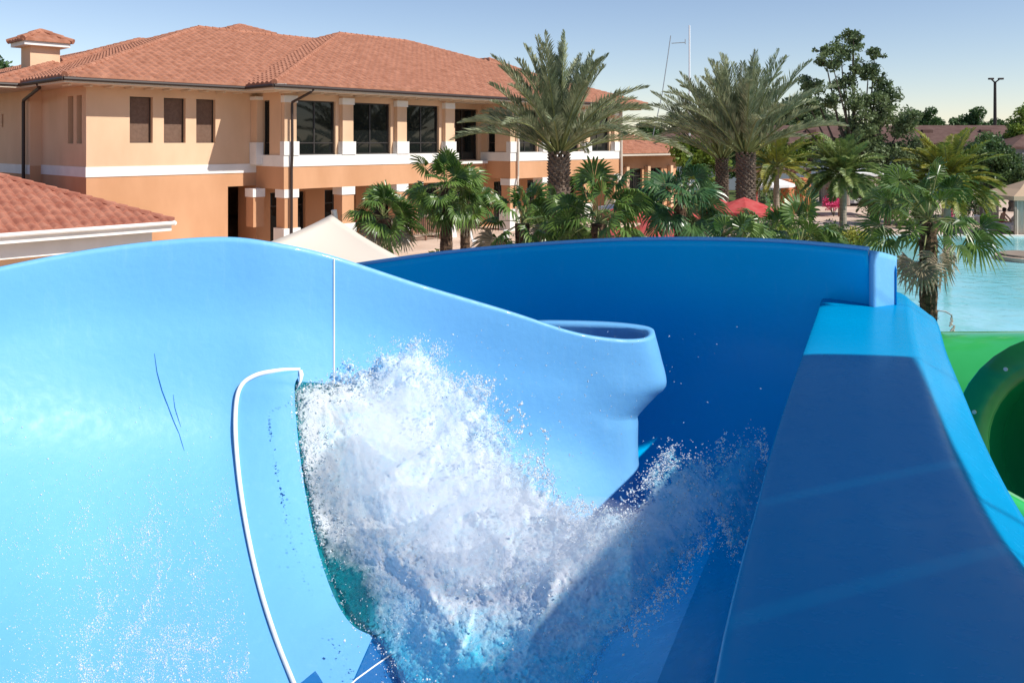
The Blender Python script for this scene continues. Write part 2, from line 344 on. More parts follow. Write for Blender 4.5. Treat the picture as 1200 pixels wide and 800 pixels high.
def hip_roof(mk,x0,x1,y0,y1,z0,slope,parent,m='tile',sides='FLRB',**kw):
    """rectangular hipped roof in a frame mk(x,y)->xy, dirs ax, ay"""
    ax=(mk(1,0)-mk(0,0)).normalized(); ay=(mk(0,1)-mk(0,0)).normalized()
    wx=x1-x0; wy=y1-y0; hw=min(wx,wy)/2
    roof=MB(); c00,c10,c11,c01=mk(x0,y0),mk(x1,y0),mk(x1,y1),mk(x0,y1)
    def diag(c,d1): return (c,d1)
    defs={'F':(c00,ax,ay,wx,[(c00,(ay-ax)),(c10,(ay+ax))]),
          'R':(c10,ay,-ax,wy,[(c10,(-ax-ay)),(c11,(-ax+ay))]),
          'B':(c11,-ax,-ay,wx,[(c11,(-ay+ax)),(c01,(-ay-ax))]),
          'L':(c01,-ay,ax,wy,[(c01,(ax+ay)),(c00,(ax-ay))])}
    for k in sides:
        E,a,b,ln,cuts=defs[k]
        cuts=[(Vector((c.x,c.y,0)),Vector((n_.x,n_.y,0)).normalized()) for c,n_ in cuts]
        mid=E+b*hw; cuts.append((Vector((mid.x,mid.y,0)),Vector((b.x,b.y,0))))
        vs,fs=tile_plane(E,a,b,ln,hw,slope,z0,cuts,**kw); roof.add(vs,fs)
    o=roof.build('roof',m,parent)
    zt=z0+slope*hw; rd=MB()
    if wx>=wy: r0=mk(x0+hw,(y0+y1)/2); r1=mk(x1-hw,(y0+y1)/2); hp=[(c00,r0),(c01,r0),(c10,r1),(c11,r1)]
    else: r0=mk((x0+x1)/2,y0+hw); r1=mk((x0+x1)/2,y1-hw); hp=[(c00,r0),(c10,r0),(c01,r1),(c11,r1)]
    def bumpy(a,b):
        n_=max(3,int((b-a).length/.4)); pts=[];rr=[]
        for i in range(n_):
            p=a.lerp(b,i/n_); q=a.lerp(b,(i+.97)/n_); pts+=[p,q]; rr+=[.125,.095]
        rd.tube(pts,rr,8)
    for c,r_ in hp: bumpy(Vector((c.x,c.y,z0+.04)),Vector((r_.x,r_.y,zt+.04)))
    if (r1-r0).length>.3: bumpy(Vector((r0.x,r0.y,zt+.05)),Vector((r1.x,r1.y,zt+.05)))
    rd.build('ridge_tiles',m,o); return o
mkL=lambda x,y:(lambda v:Vector((v.x,v.y,0)))(Lc(x,y,0))
ze=CZ+2.47; sl=.365
hip_roof(mkL,-8.5,30,1.1,21.5,ze,sl,bld,sides='FLB')
hip_roof(mkL,-8.52,12,8.4,28.8,ze,sl,bld,sides='FL')
hip_roof(mkL,-9.6,4,6,26,ze,sl*.9,bld,sides='FL')
hip_roof(mkL,-1.2,tE+1.4,-1.2,21,ze,sl,bld,sides='FLR')
hip_roof(mkL,16,30,3,24,ze,.5,bld,sides='FLR')
# small lantern roof on the ridge
q=P(281,30,55); lt=(q.xy-O.xy); tt=Vector((lt.x,lt.y,0)).dot(U); ss=Vector((lt.x,lt.y,0)).dot(N)
hip_roof(mkL,tt-1.7,tt+1.7,ss-1.7,ss+1.7,CZ+7.15,.36,bld,sides='FLRB')
lb=MB(); lbox(lb,tt-1.3,tt+1.3,ss-1.3,ss+1.3,4.5,6.95); lb.build('roof_lantern','peach',bld)
# chimney
ct,cs_=-6.5,10.0
cb_=MB(); lbox(cb_,ct-.62,ct+.62,cs_-.62,cs_+.62,2.6,4.35); ch=cb_.build('chimney','peach',bld)
cb_=MB(); lbox(cb_,ct-.95,ct+.95,cs_-.95,cs_+.95,4.35,4.55); cb_.build('chimney_cap','white',ch)
hr=hip_roof(mkL,ct-1.05,ct+1.05,cs_-1.05,cs_+1.05,CZ+4.58,.5,bld,amp=.05)
# ------------------------------------------------------------------ low outbuilding, left
Q0=Vector((-11.46,28,0))
tq=(Q0-Vector((O.x,O.y,0))).dot(U); sq=(Q0-Vector((O.x,O.y,0))).dot(N)
ob_=thing('outbuilding','low building at the left with a reddish barrel tile roof and broad white fascia','building',(Q0.x-5,Q0.y,0))
hip_roof(mkL,tq-24,tq,sq,sq+16,CZ-2.68,.375,ob_,'tile2',sides='FRB',per=.30)
fb=MB(); lbox(fb,tq-24,tq-.05,sq+.02,sq+.10,-2.98,-2.72); lbox(fb,tq-.12,tq-.04,sq+.1,sq+8,-2.98,-2.72); fb.build('fascia','white',ob_)
fb=MB(); lbox(fb,tq-24,tq-.5,sq+.5,sq+16,-3.5,-2.98); fb.build('frieze','white',ob_)
fb=MB(); lbox(fb,tq-24,tq-.8,sq+.8,sq+6,-5,-3.5); fb.build('wall','peach',ob_)
gg=MB(); gg.tube([Lc(tq-24,sq-.06,-2.72),Lc(tq+.02,sq-.06,-2.72)],.07,8); gg.tube([Lc(tq+.02,sq-.06,-2.72),Lc(tq+.1,sq+.5,-2.72)],.08,8); gg.build('gutter','white',ob_)
# ------------------------------------------------------------------ low pavilion, right of the main building
pv=thing('pavilion','single storey hall with low terracotta hip roof at the right end of the big building','building',Lc(30,3,-5))
hip_roof(mkL,tE+.3,37.7,1.5,14.5,CZ-.73,.32,pv,sides='FRB',per=.34,amp=.05)
fb=MB(); lbox(fb,tE+.3,37.6,1.55,1.7,-.95,-.74); fb.build('fascia','tanpipe',pv)
wl=MB(); q0=Lc(tE,2.6,0); ops=[(.4,1.9,-4.6,-1.9),(2.3,3.8,-4.6,-1.9),(4.6,6.4,-4.6,-1.9),(7.2,9,-4.6,-1.9)]
wallpiece(wl,q0,U,11.2,-5,-.9,ops,nF); 
e_=Lc(tE+11.2,2.6,0); wl.quad(e_-Z*5,e_-Z*5+N*11,e_-Z*.9+N*11,e_-Z*.9)
wl.build('wall','orange',pv)
for o in ops: window(q0,U,*o,nF,(.5,),(.8,),.2,parent=pv)
for c in (tE+2.1,tE+4.2,tE+6.9,tE+10):
    k=MB(); lbox(k,c-.17,c+.17,2.3,2.58,-5,-1.75); k.build('column','peach',pv)
# ================================================================== PALMS AND TREES
def frond(mb,rach,base,az,el,L,bend,nl,lw,ll,rnd,vee=.5,twist=0,fwd=(.75,.6,.95)):
    """one feather frond: arching rachis with two rows of narrow leaflets"""
    d=Vector((math.cos(az)*math.cos(el),math.sin(az)*math.cos(el),math.sin(el))); p=Vector(base); st=14; pts=[p.copy()]; dirs=[d.copy()]
    for i in range(st):
        d=(d+Vector((0,0,-bend/st*(.4+1.3*i/st)))).normalized(); p=p+d*L/st; pts.append(p.copy()); dirs.append(d.copy())
    rach.tube(pts,[.035*(1-.8*i/st)*L/3 for i in range(st+1)],4,False)
    hor=Vector((-math.sin(az+twist),math.cos(az+twist),0))
    for k in range(nl):
        t=.16+.84*(k+rnd.random()*.5)/nl; f=t*st; i=min(int(f),st-1); q=pts[i].lerp(pts[i+1],f-i); dd=dirs[i]
        up_=dd.cross(hor)*-1; up_=up_ if up_.z>0 else -up_
        ln=ll*(math.sin(PI*min(1,(t*.85+.12)))**.7)*rnd.uniform(.8,1.1)+.04
        for sd in (-1,1):
            o=(hor*sd*fwd[0]+dd*rnd.uniform(*fwd[1:])+up_*vee*rnd.uniform(.4,1.3)+Vector((0,0,-.1))).normalized()
            wd=dd.cross(o).normalized().cross(o)*lw; wd=(wd+Vector((rnd.uniform(-1,1),rnd.uniform(-1,1),rnd.uniform(-1,1)))*lw*.5)
            a=q; b=q+o*ln*.55; c=q+o*ln+Vector((0,0,-ln*.12))
            mb.add([a,b-wd,c,b+wd],[(0,1,2,3)])
def trunk_tube(mb,x,y,z0,z1,r0,r1,lean=(0,0),n=14,rough=.06,seg=24,seed=0):
    rn=random.Random(seed); pts=[];rr=[]
    for i in range(seg+1):
        t=i/seg; pts.append(Vector((x+lean[0]*t*t,y+lean[1]*t*t,z0+(z1-z0)*t))); rr.append((r0+(r1-r0)*t)*(1+rn.uniform(-rough,rough)))
    mb.tube(pts,rr,n); return pts[-1]
def boots(mb,x,y,z0,z1,r,rnd,size=.13,step=.11,per=11):
    """old leaf bases in spirals round a palm trunk"""
    z=z0;k=0
    while z<z1:
        for j in range(per):
            a=2*PI*(j+.5*(k%2))/per+rnd.uniform(-.05,.05); o=Vector((math.cos(a),math.sin(a),0)); t=Vector((-o.y,o.x,0)); rr=r(z)
            c=Vector((x,y,z))+o*rr*.93; s=size*rnd.uniform(.8,1.2)
            mb.add([c-t*s*.6,c+t*s*.6,c+o*s*.75+Z*s*.9+t*s*.3,c+o*s*.75+Z*s*.9-t*s*.3,c+Z*s*1.1-t*s*.35,c+Z*s*1.1+t*s*.35],[(0,1,2,3),(3,2,5,4),(0,3,4),(1,5,2)])
        z+=step;k+=1
def date_palm(px,cy,d,Lf,nf,label,seed,tw=.38,lean=(0,0),spread=(1.25,-.25),colr='date',grp=None,bend=.55):
    rnd=random.Random(seed); b=P(px,cy,d); t=thing('date_palm',label,'palm tree',(b.x-lean[0],b.y-lean[1],0),0,grp)
    tr=MB(); bx,by=b.x-lean[0],b.y-lean[1]
    trunk_tube(tr,bx,by,0,b.z,tw*.95,tw,lean,seed=seed); 
    if not lean[0]: boots(tr,bx,by,b.z-3.0,b.z+.1,lambda z:tw,rnd)
    else: boots(tr,bx+lean[0]*.8,by,b.z-1.5,b.z+.1,lambda z:tw,rnd)
    tr.build('trunk','trunk',t)
    cr_=MB(); ra=MB()
    for i in range(nf):
        f=(i+.5)/nf; az=i*2.399963+rnd.uniform(-.2,.2); el=spread[0]*(1-f)+spread[1]*f+rnd.uniform(-.12,.12)
        frond(cr_,ra,b+Vector((math.cos(az)*.18,math.sin(az)*.18,.1+(1-f)*.3)),az,el,Lf*rnd.uniform(.82,1.08)*(1-.1*(1-f)),bend*rnd.uniform(.6,1.5),80,.021,.62*Lf/3.6,rnd,.45,0,(.42,.75,1.15))
    cr_.build('crown',colr,t); ra.build('frond_ribs','petiole',t); return t
def fan_leaf(mb,st,base,az,el,pl,fr,rnd,nb=22,span=1.9,droop=.35,bw=.030):
    """palmate leaf: thin stalk ending in a pleated fan of blades"""
    d=Vector((math.cos(az)*math.cos(el),math.sin(az)*math.cos(el),math.sin(el))); p=Vector(base); pts=[p.copy()]
    for i in range(6): d=(d+Vector((0,0,-.07))).normalized(); p=p+d*pl/6; pts.append(p.copy())
    st.tube(pts,[.014-.001*i for i in range(7)],4,False)
    side=d.cross(Z); side=side.normalized() if side.length>.05 else Vector((1,0,0)); up_=side.cross(d).normalized()
    tilt=rnd.uniform(-1.1,1.1); side=(side*math.cos(tilt)+up_*math.sin(tilt)); up_=side.cross(d).normalized()
    for k in range(nb):
        a=-span+2*span*k/(nb-1)+rnd.uniform(-.03,.03); l=fr*(1-.25*abs(a)/span)*rnd.uniform(.88,1.06)
        o=(d*math.cos(a)+side*math.sin(a)); o2=(o+up_*.10*(1 if k%2 else -1)*.3).normalized(); wv=(d*-math.sin(a)+side*math.cos(a))
        w_=bw*fr/.6
        q0=p+o2*.02; q1=p+o2*l*.5+up_*.05*l+up_*(.02); q2=p+o2*l*.8+Vector((0,0,-droop*l*.22)); q3=p+o2*l*.97+Vector((0,0,-droop*l*.6))
        mb.add([q0,q1-wv*w_,q1+up_*.018,q1+wv*w_,q2-wv*w_*.6,q2+wv*w_*.6,q3],[(0,1,2),(0,2,3),(1,4,2),(2,4,5),(2,5,3),(4,6,5)])
def fan_palm(px,cy,d,label,seed,fr=.6,pl=.6,nl=26,tr=.13,m='fan',spread=(1.35,-.7),trm='fibre',grp='fan palms behind the slide',bw=.03,nb=22,dead=2,name='fan_palm',lean=(0,0)):
    rnd=random.Random(seed); b=P(px,cy,d); t=thing(name,label,'palm tree',(b.x,b.y,0),0,grp)
    k=MB(); rn=random.Random(seed+5)
    trunk_tube(k,b.x-lean[0],b.y-lean[1],0,b.z,tr,tr*.95,lean,12,.10,40,seed)
    for i in range(int(b.z*260)):    # shaggy fibres
        a=rnd.uniform(0,2*PI); z=rnd.uniform(max(0,b.z-3.5),b.z); tt_=z/b.z; o=Vector((math.cos(a),math.sin(a),0)); c=Vector((b.x-lean[0]+lean[0]*tt_**2,b.y-lean[1],z))+o*tr*.9
        s=rnd.uniform(.03,.09)*tr/.13; tg=Vector((-o.y,o.x,0)); k.add([c-tg*.012,c+tg*.012,c+o*s*.6+Z*s*rnd.uniform(-.6,1.2)],[(0,1,2)])
    k.build('trunk',trm,t)
    c=MB(); s=MB(); dd=MB()
    for i in range(nl):
        f=(i+.5)/nl; az=i*2.399963+rnd.uniform(-.3,.3); el=spread[0]*(1-f)+spread[1]*f+rnd.uniform(-.35,.35)
        tgt=dd if i>=nl-dead else c
        fan_leaf(tgt,s,b+Vector((0,0,.05*(1-f))),az,el,pl*rnd.uniform(.65,1.35),fr*rnd.uniform(.85,1.1),rnd,nb=nb,bw=bw,droop=rnd.uniform(.05,.8)*(1-f*.3))
    c.build('crown',m,t); s.build('leaf_stalks','petiole',t)
    if dead: dd.build('dry_fronds','dead',t)
    return t
date_palm(655,184,30,4.3,48,'tall date palm with a rough diamond patterned trunk in front of the big building',1,.37,grp='date palms',spread=(1.5,.42),bend=.75)
date_palm(874,184,37,4.7,40,'grey green date palm with thick trunk, right one of the pair over the white umbrella',2,.40,grp='date palms',spread=(1.5,.55),bend=.75)
date_palm(846,190,40,4.9,36,'date palm with slim leaning trunk, left one of the pair beside the low tiled hall',3,.27,grp='date palms',spread=(1.5,.6),bend=.7)
def small_palm(px,cy,d,Lf,nf,label,seed,tw,colr,bend=.9,spread=(1.3,-.45),ll=.5):
    rnd=random.Random(seed); b=P(px,cy,d); t=thing('feather_palm',label,'palm tree',(b.x,b.y,0))
    k=MB(); trunk_tube(k,b.x,b.y,0,b.z,tw*1.1,tw*.9,seed=seed,rough=.02); k.build('trunk','smooth_trunk',t)
    c=MB(); r=MB()
    for i in range(nf):
        f=(i+.5)/nf; az=i*2.399963+rnd.uniform(-.2,.2); el=spread[0]*(1-f)+spread[1]*f
        frond(c,r,b,az,el,Lf*rnd.uniform(.85,1.1),bend*rnd.uniform(.7,1.3),52,.036,ll,rnd,.3)
    c.build('crown',colr,t); r.build('frond_ribs','petiole',t); return t
small_palm(988,204,41,2.3,56,'bright green feather palm with smooth straight grey trunk standing on the sandy patio',11,.17,'robe')
small_palm(910,196,47,2.9,34,'yellowish green feather palm with thin trunk in front of the white umbrella',12,.16,'queen')
small_palm(1110,212,33,2.3,54,'golden green feather palm rising behind the shaggy fan palm by the pool',13,.14,'queen')
small_palm(1040,222,50,2.3,26,'narrow palm with drooping dry fronds left of the shaggy pool palm',14,.16,'robe',1.3,(.9,-.9))
fan_palm(450,256,18,'short dark fan palm next to the cream shade sail',21,fr=.55,pl=.45,tr=.17,nl=22)
fan_palm(523,220,20,'tall slim fan palm with shaggy leaf skirt in front of the ground floor columns',22,fr=.55,pl=.55,tr=.15,nl=34,spread=(1.35,-1.3))
fan_palm(545,236,23,'thinner fan palm right behind the tall slim one, leaning right',23,fr=.6,pl=.5,tr=.14,nl=24)
fan_palm(612,262,18,'low fan palm with arching pale leaves under the date palm',24,fr=.62,pl=.6,tr=.16,nl=18)
fan_palm(702,262,17,'wide fan palm with long outstretched stalks above the red parasols',25,fr=.62,pl=.75,tr=.17,nl=30,spread=(1.3,-.3))
fan_palm(797,236,20,'dense bluish fan palm in front of the low tiled hall',26,fr=.72,pl=.6,tr=.16,nl=28,m='fan2')
fan_palm(868,292,14.5,'low spreading fan palm above the slide rim, nearest the thick date palm',27,fr=.48,pl=.45,tr=.15,nl=15)
fan_palm(938,288,16,'low fan palm with spiky upright leaves just left of the yellow shrub',28,fr=.6,pl=.55,tr=.15,nl=18)
fan_palm(1088,260,12,'big shaggy fan palm with dark fibrous trunk at the pool edge',29,fr=.50,pl=.55,tr=.125,nl=24,spread=(1.35,-.95),nb=24,bw=.024,dead=4)
fan_palm(903,286,18,'half hidden fan palm between the two low palms right of the thick date palm',42,fr=.6,pl=.5,tr=.14,nl=16)
fan_palm(655,262,22,'dark fan palm growing round the foot of the big date palm',43,fr=.62,pl=.55,tr=.14,nl=22)
def leaf_cloud(mb,c,rad,n,size,rnd,flat=.8):
    for i in range(n):
        while True:
            v=Vector((rnd.uniform(-1,1),rnd.uniform(-1,1),rnd.uniform(-1,1)))
            if v.length<=1: break
        v=v*(.55+.45*v.length) if v.length>0 else v
        p=c+Vector((v.x*rad,v.y*rad,v.z*rad*flat)); a=Vector((rnd.gauss(0,1),rnd.gauss(0,1),rnd.gauss(0,1))).normalized(); b=a.orthogonal().normalized()
        b=(b*math.cos(1)+a.cross(b)*math.sin(rnd.uniform(-2,2))).normalized(); s=size*rnd.uniform(.5,1.3)
        mb.add([p-a*s,p-b*s*.5,p+a*s,p+b*s*.5],[(0,1,2,3)])
def tree(px,d,base_px,clumps,label,seed,m='tree',size=.22,dens=260,trunk_r=.3,grp=None,name='broadleaf_tree',cat='tree',sub=5,tz=.45):
    """clumps: (px,py,radius in metres, depth offset); limbs run from the trunk to each clump"""
    rnd=random.Random(seed); b=P(base_px,HY,d); root=Vector((b.x,b.y,0)); t=thing(name,label,cat,root,0,grp)
    k=MB(); c=MB(); fork=P(px,HY,d); 
    zc=[P(x,y,d).z for x,y,*_ in clumps]; fz=max(.6,min(zc)*tz+.4*0); fork=Vector((root.x*.5+fork.x*.5,d,fz))
    k.tube([root,root.lerp(fork,.5)+Vector((.1,0,0)),fork],[trunk_r*1.2,trunk_r,trunk_r*.85],8)
    for x,y,r_,dy in clumps:
        q=P(x,y,d)+Vector((0,dy,0)); m1=fork.lerp(q,.5)+Vector((rnd.uniform(-.3,.3),0,-.3)); k.tube([fork,m1,q],[trunk_r*.42,trunk_r*.2,.03],6)
        for j in range(sub):
            v=Vector((rnd.gauss(0,1),rnd.gauss(0,1),rnd.gauss(0,.8))).normalized()*r_*rnd.uniform(.35,.95); qq=q+v
            k.tube([q-v*.2,qq],[.06,.02],4); leaf_cloud(c,qq,r_*rnd.uniform(.3,.5),int(dens*r_*r_/sub/1.5),size,rnd)
        leaf_cloud(c,q,r_*.6,int(dens*r_*r_*.25),size,rnd)
    k.build('trunk','bark',t); c.build('crown',m,t); return t
# the big open oak
oak=[(x,y,r*.86,q) for x,y,r,q in [(985,60,1.5,0),(1005,48,1.2,1),(970,78,1.4,-1),(1018,80,1.5,0),(955,98,1.6,1),(990,95,1.6,0),(1040,112,1.5,0),(1008,118,1.9,0),(945,118,1.4,0),(930,128,1.5,1),(1030,135,2.2,0),(1055,150,2.1,0),(1000,150,2.2,0),(1070,175,2.4,0),(1020,175,3.0,1),(1040,200,2.8,0),(990,185,2.4,2),(1085,200,2.2,0),(1060,222,2.2,0),(965,60,.9,0),(1000,40,.9,0),(1025,62,1.0,0),(975,120,1.3,0),(1030,95,1.1,0)]]
tree(1005,66,1012,oak,'tall irregular oak with open upper limbs rising over the brown roofed houses',31,'oak',.15,560,.45,tz=.9,name='oak_tree',sub=9)
tree(1160,72,1160,[(1160,180,2.4,0),(1135,190,1.9,0),(1180,190,2.0,0),(1160,200,2.6,1),(1140,205,1.9,0),(1185,207,2.0,0),(1165,168,1.5,0)],'round dark green tree in front of the long brown roof',32,'tree',.16,520,.35,sub=8)
far=[(775,92,[(775,158,2.6,0),(760,164,2.0,0),(790,166,2.4,0)],'hazy tree directly above the low tiled hall roof','tree'),
(815,95,[(815,148,3.2,0),(800,158,2.6,0),(835,152,3.0,0),(850,166,3,0)],'large dark tree behind the pair of date palms','oak'),
(800,58,[(795,170,1.5,0),(818,174,1.7,0),(808,184,1.7,0),(835,182,1.7,0),(830,196,1.7,0)],'light lime green bushy tree right of the tiled hall roof','lime'),
(945,100,[(935,140,3.3,0),(955,136,3.0,0),(972,146,3.0,0),(925,150,3,0)],'spreading tree behind the oak, left of it','oak'),
(1095,118,[(1075,146,2.6,0),(1090,144,2.4,0),(1100,149,2,0)],'low treetop peeping over the brown roof beside the oak','tree'),
(1130,118,[(1120,147,2.0,0),(1133,142,2.4,0),(1146,148,2,0)],'middle treetop peeping over the brown roof','tree'),
(1166,120,[(1158,149,1.8,0),(1172,148,2.0,0)],'small treetop at the foot of the light pole','tree'),
(1198,80,[(1195,148,1.7,0),(1205,142,2,0),(1188,156,1.3,0)],'pale green tree at the right edge of the photo above the roofs','lime'),
(1185,60,[(1188,212,1.3,0),(1196,206,1.2,0),(1180,222,1.2,0)],'reddish brown bush behind the tan gazebo','shrub'),
(945,74,[(925,190,1.6,0),(940,180,1.5,0),(948,170,1.2,0)],'small yellow green tree left of the brown roofed house','lime'),
(2,70,[(2,84,1.6,0),(-8,80,1.8,0)],'dark treetop at the left edge behind the tiled roof','tree'),
(870,80,[(870,182,2.6,0),(890,176,2.6,0),(850,190,2.4,0)],'dark tree behind the wooden pergola','tree')]
for i,(bx,d,cl,lab,mm) in enumerate(far): tree(bx,d,bx,cl,lab,50+i,mm,.16 if d<85 else .2,420,.25)
def shrub(px,d,w_,h,label,seed,m='shrub',n=900,size=.09,name='shrub',grp=None):
    rnd=random.Random(seed); b=P(px,HY,d); t=thing(name,label,'shrub',(b.x,b.y,0),0,grp); c=MB(); s=MB()
    for i in range(9):
        a=rnd.uniform(0,2*PI); r_=rnd.uniform(0,.6)*w_/2; q=Vector((b.x+math.cos(a)*r_*1.2,b.y+math.sin(a)*r_,h*rnd.uniform(.4,.75))); s.tube([(b.x,b.y,0),q],[.03,.01],4)
        leaf_cloud(c,q,w_*.27,n//9,size,rnd,.9)
    s.build('stems','bark',t); c.build('foliage',m,t); return t
for i,(px,d,w_,h,lab,mm) in enumerate([(1006,38.5,1.9,.9,'low yellow green shrub at the pool corner by the slide rim','yellow'),(957,37,1.3,1.1,'small yellow green shrub between the low fan palms','yellow'),(880,36,4.0,2.2,'wide dark green shrub below the red parasols at the right','shrub'),(925,36,4.0,1.8,'broad green shrub at the foot of the straight grey palm','shrub'),(835,33,3.2,2.0,'green shrub between the bluish fan palm and the low palm','shrub'),(975,40,2.4,1.0,'low clipped shrub right of the straight grey palm','shrub'),
 (655,25,1.8,2.4,'rounded dark shrub at the foot of the big date palm','tree'),(630,27,1.6,1.9,'brownish shrub left of the dark shrub under the date palm','shrub'),(520,30,2.2,1.0,'small bright shrub below the wooden railing','lime'),(575,27,2.2,1.5,'leafy shrub between the slim palm and the arching palm','shrub'),(480,27,1.0,1.0,'sparse leafy plant right of the short dark fan palm','lime'),(1060,52,3.4,2.4,'bushy green planting behind the trunk of the shaggy palm','shrub'),(1030,55,3.0,1.6,'green planting left of the cream cabana','shrub'),(1135,49,2.4,2.3,'leafy bush between the cream cabana and the tan gazebo','shrub'),(905,56,5.0,1.5,'low hedge in front of the orange pillars','shrub'),(1080,48,1.8,1.4,'rough shrub in front of the cream cabana','shrub'),(690,30,3.0,2.2,'wide shrub behind the wide fan palm','shrub'),(815,36,3.0,2.4,'tall shrub at the foot of the bluish fan palm','tree'),(905,33,2.6,1.9,'bright green shrub just above the slide rim','lime'),(600,29,2.2,1.7,'dark shrub between the arching palm and the date palm','tree')]):
    shrub(px,d,w_,h,lab,80+i,mm,1300 if w_>1.7 else 700,.085)
shrub(1112,47,.6,1.6,'pink flowering plant in front of the cream cabana',120,'pink',300,.06,'flowering_plant')
shrub(977,56,1.5,1.7,'bright pink flowering bush left of the raised wooden deck',121,'pink',700,.09,'flowering_bush')
# ================================================================== SMALL THINGS ON THE TERRACE
def parasol(x,y,h,r,m,label,grp,name='parasol',tilt=0,sag=.3,pole='wood'):
    t=thing(name,label,'parasol',(x,y,0),0,grp); p=MB(); p.tube([(x,y,0),(x,y,h)],.04,8); p.tube([(x,y,0),(x,y,.08)],.28,12); p.build('pole',pole,t)
    c=MB(); n=8; ap=Vector((x,y,h+.02)); rr=[]
    for k in range(3):
        f=(k+1)/3
        rr.append([Vector((x+math.cos(2*PI*(j+.5)/ (2*n)*1)*r*f*(1 if j%2 else .96),y+math.sin(2*PI*(j+.5)/(2*n))*r*f*(1 if j%2 else .96),h-sag*r*f**1.1-(0 if j%2 else .02*f))) for j in range(2*n)])
    vs=[ap]+[v for q in rr for v in q]; m_=2*n; fs=[(0,1+j,1+(j+1)%m_) for j in range(m_)]
    for k in range(2):
        for j in range(m_): fs.append((1+k*m_+j,1+(k+1)*m_+j,1+(k+1)*m_+(j+1)%m_,1+k*m_+(j+1)%m_))
    for j in range(m_): a=rr[2][j]; b=rr[2][(j+1)%m_]; o=len(vs); vs+=[a,b,b-Z*.16,a-Z*.16]; fs.append((o,o+1,o+2,o+3))
    c.add(vs,fs); c.build('canopy',m,t,solid=.012); return t
def at(px,d): q=P(px,HY,d); return q.x,q.y
G='red parasols among the palms'
parasol(*at(765,24),2.78,.95,'redc','front red parasol, low and fully seen just above the slide rim',G,sag=.5)
parasol(*at(722,24.5),2.5,.75,'redc','red parasol half hidden by the wide fan palm',G,sag=.45)
parasol(*at(742,31),2.8,1.3,'redc','red parasol behind the palm leaves, nearest the glass doors',G,sag=.4)
parasol(*at(790,31),2.6,1.3,'redc','red parasol directly behind the bluish fan palm',G,sag=.35)
parasol(*at(836,34),2.75,1.3,'redc','red parasol left of the thick date palm trunk',G,sag=.35)
parasol(*at(872,33),2.8,1.4,'redc','red parasol right of the thick date palm trunk',G,sag=.35)
parasol(*at(694,23),2.3,.6,'redc','small red parasol at the trunk of the wide fan palm',G,sag=.45)
G='white parasols by the pergola'
parasol(*at(898,57),2.75,1.9,'whitec','large white parasol under the golden palm',G,sag=.32,pole='mast')
parasol(*at(962,70),2.6,1.6,'whitec','smaller white parasol behind the straight grey palm',G,sag=.3,pole='mast')
parasol(*at(737,43),1.9,1.6,'whitec','white parasol between the hall columns and the bluish fan palm',G,sag=.15,pole='mast')
# red box / counter with white top
t=thing('bar_counter','small red topped white counter behind the front red parasol','counter',(*at(823,28),0)); x,y=at(823,28)
k=MB(); k.box((x,y,.55),1.0,.5,1.1); k.build('base','whitec',t,bevel=.01); k=MB(); k.box((x,y,1.22),1.08,.58,.22); k.build('top','redc',t,bevel=.01)
k=MB(); k.box((x,y-.02,1.36),.9,.5,.04); k.build('tray','whitec',t)
# table/chairs
def chair(x,y,rz,m,label,grp='terrace chairs'):
    t=thing('patio_chair',label,'chair',(x,y,0),rz,grp); a=Matrix.Rotation(rz,3,'Z')
    def T(v): return a@Vector(v)+Vector((x,y,0))
    for sx in (-.22,.22):
        for sy in (-.22,.22): k=MB(); k.tube([T((sx,sy,0)),T((sx*.9,sy*.9,.44))],.018,6); k.build('leg','mast',t)
    k=MB(); k.obox(T((-.25,-.25,.44)),a@Vector((.5,0,0)),a@Vector((0,.5,0)),(0,0,.06)); k.build('seat',m,t,bevel=.01)
    k=MB(); k.obox(T((-.25,.22,.5)),a@Vector((.5,0,0)),a@Vector((0,.04,0)),a@Vector((0,.1,.42))); k.build('backrest',m,t,bevel=.01); return t
for i,(px,d,rz,m,lab) in enumerate([(428,36,2.6,'redc','red chair on the terrace left of the short dark fan palm'),(440,38,.5,'whitec','white chair behind the red terrace chair'),(560,38,1.5,'whitec','white chair right of the wooden railing'),(588,39,4,'whitec','white chair next to the arching palm')]):
    chair(*at(px,d),rz,m,lab)
# wooden railing
t=thing('wooden_railing','brown wooden railing between white column plinths on the terrace','railing',Lc(6.9,-.05,-5))
for a in (7.1,8.05,9.0): k=MB(); lbox(k,a,a+.08,-.1,-.02,-4.95,-3.75); k.build('post','wood',t)
k=MB(); lbox(k,7.05,9.2,-.14,.02,-3.75,-3.66); k.build('rail','wood2',t); k=MB(); lbox(k,7.1,9.1,-.1,-.04,-4.7,-4.62); k.build('rail','wood2',t)
k=MB()
for i in range(15): lbox(k,7.22+i*.125,7.27+i*.125,-.09,-.05,-4.62,-3.75)
k.build('balusters','wood',t)
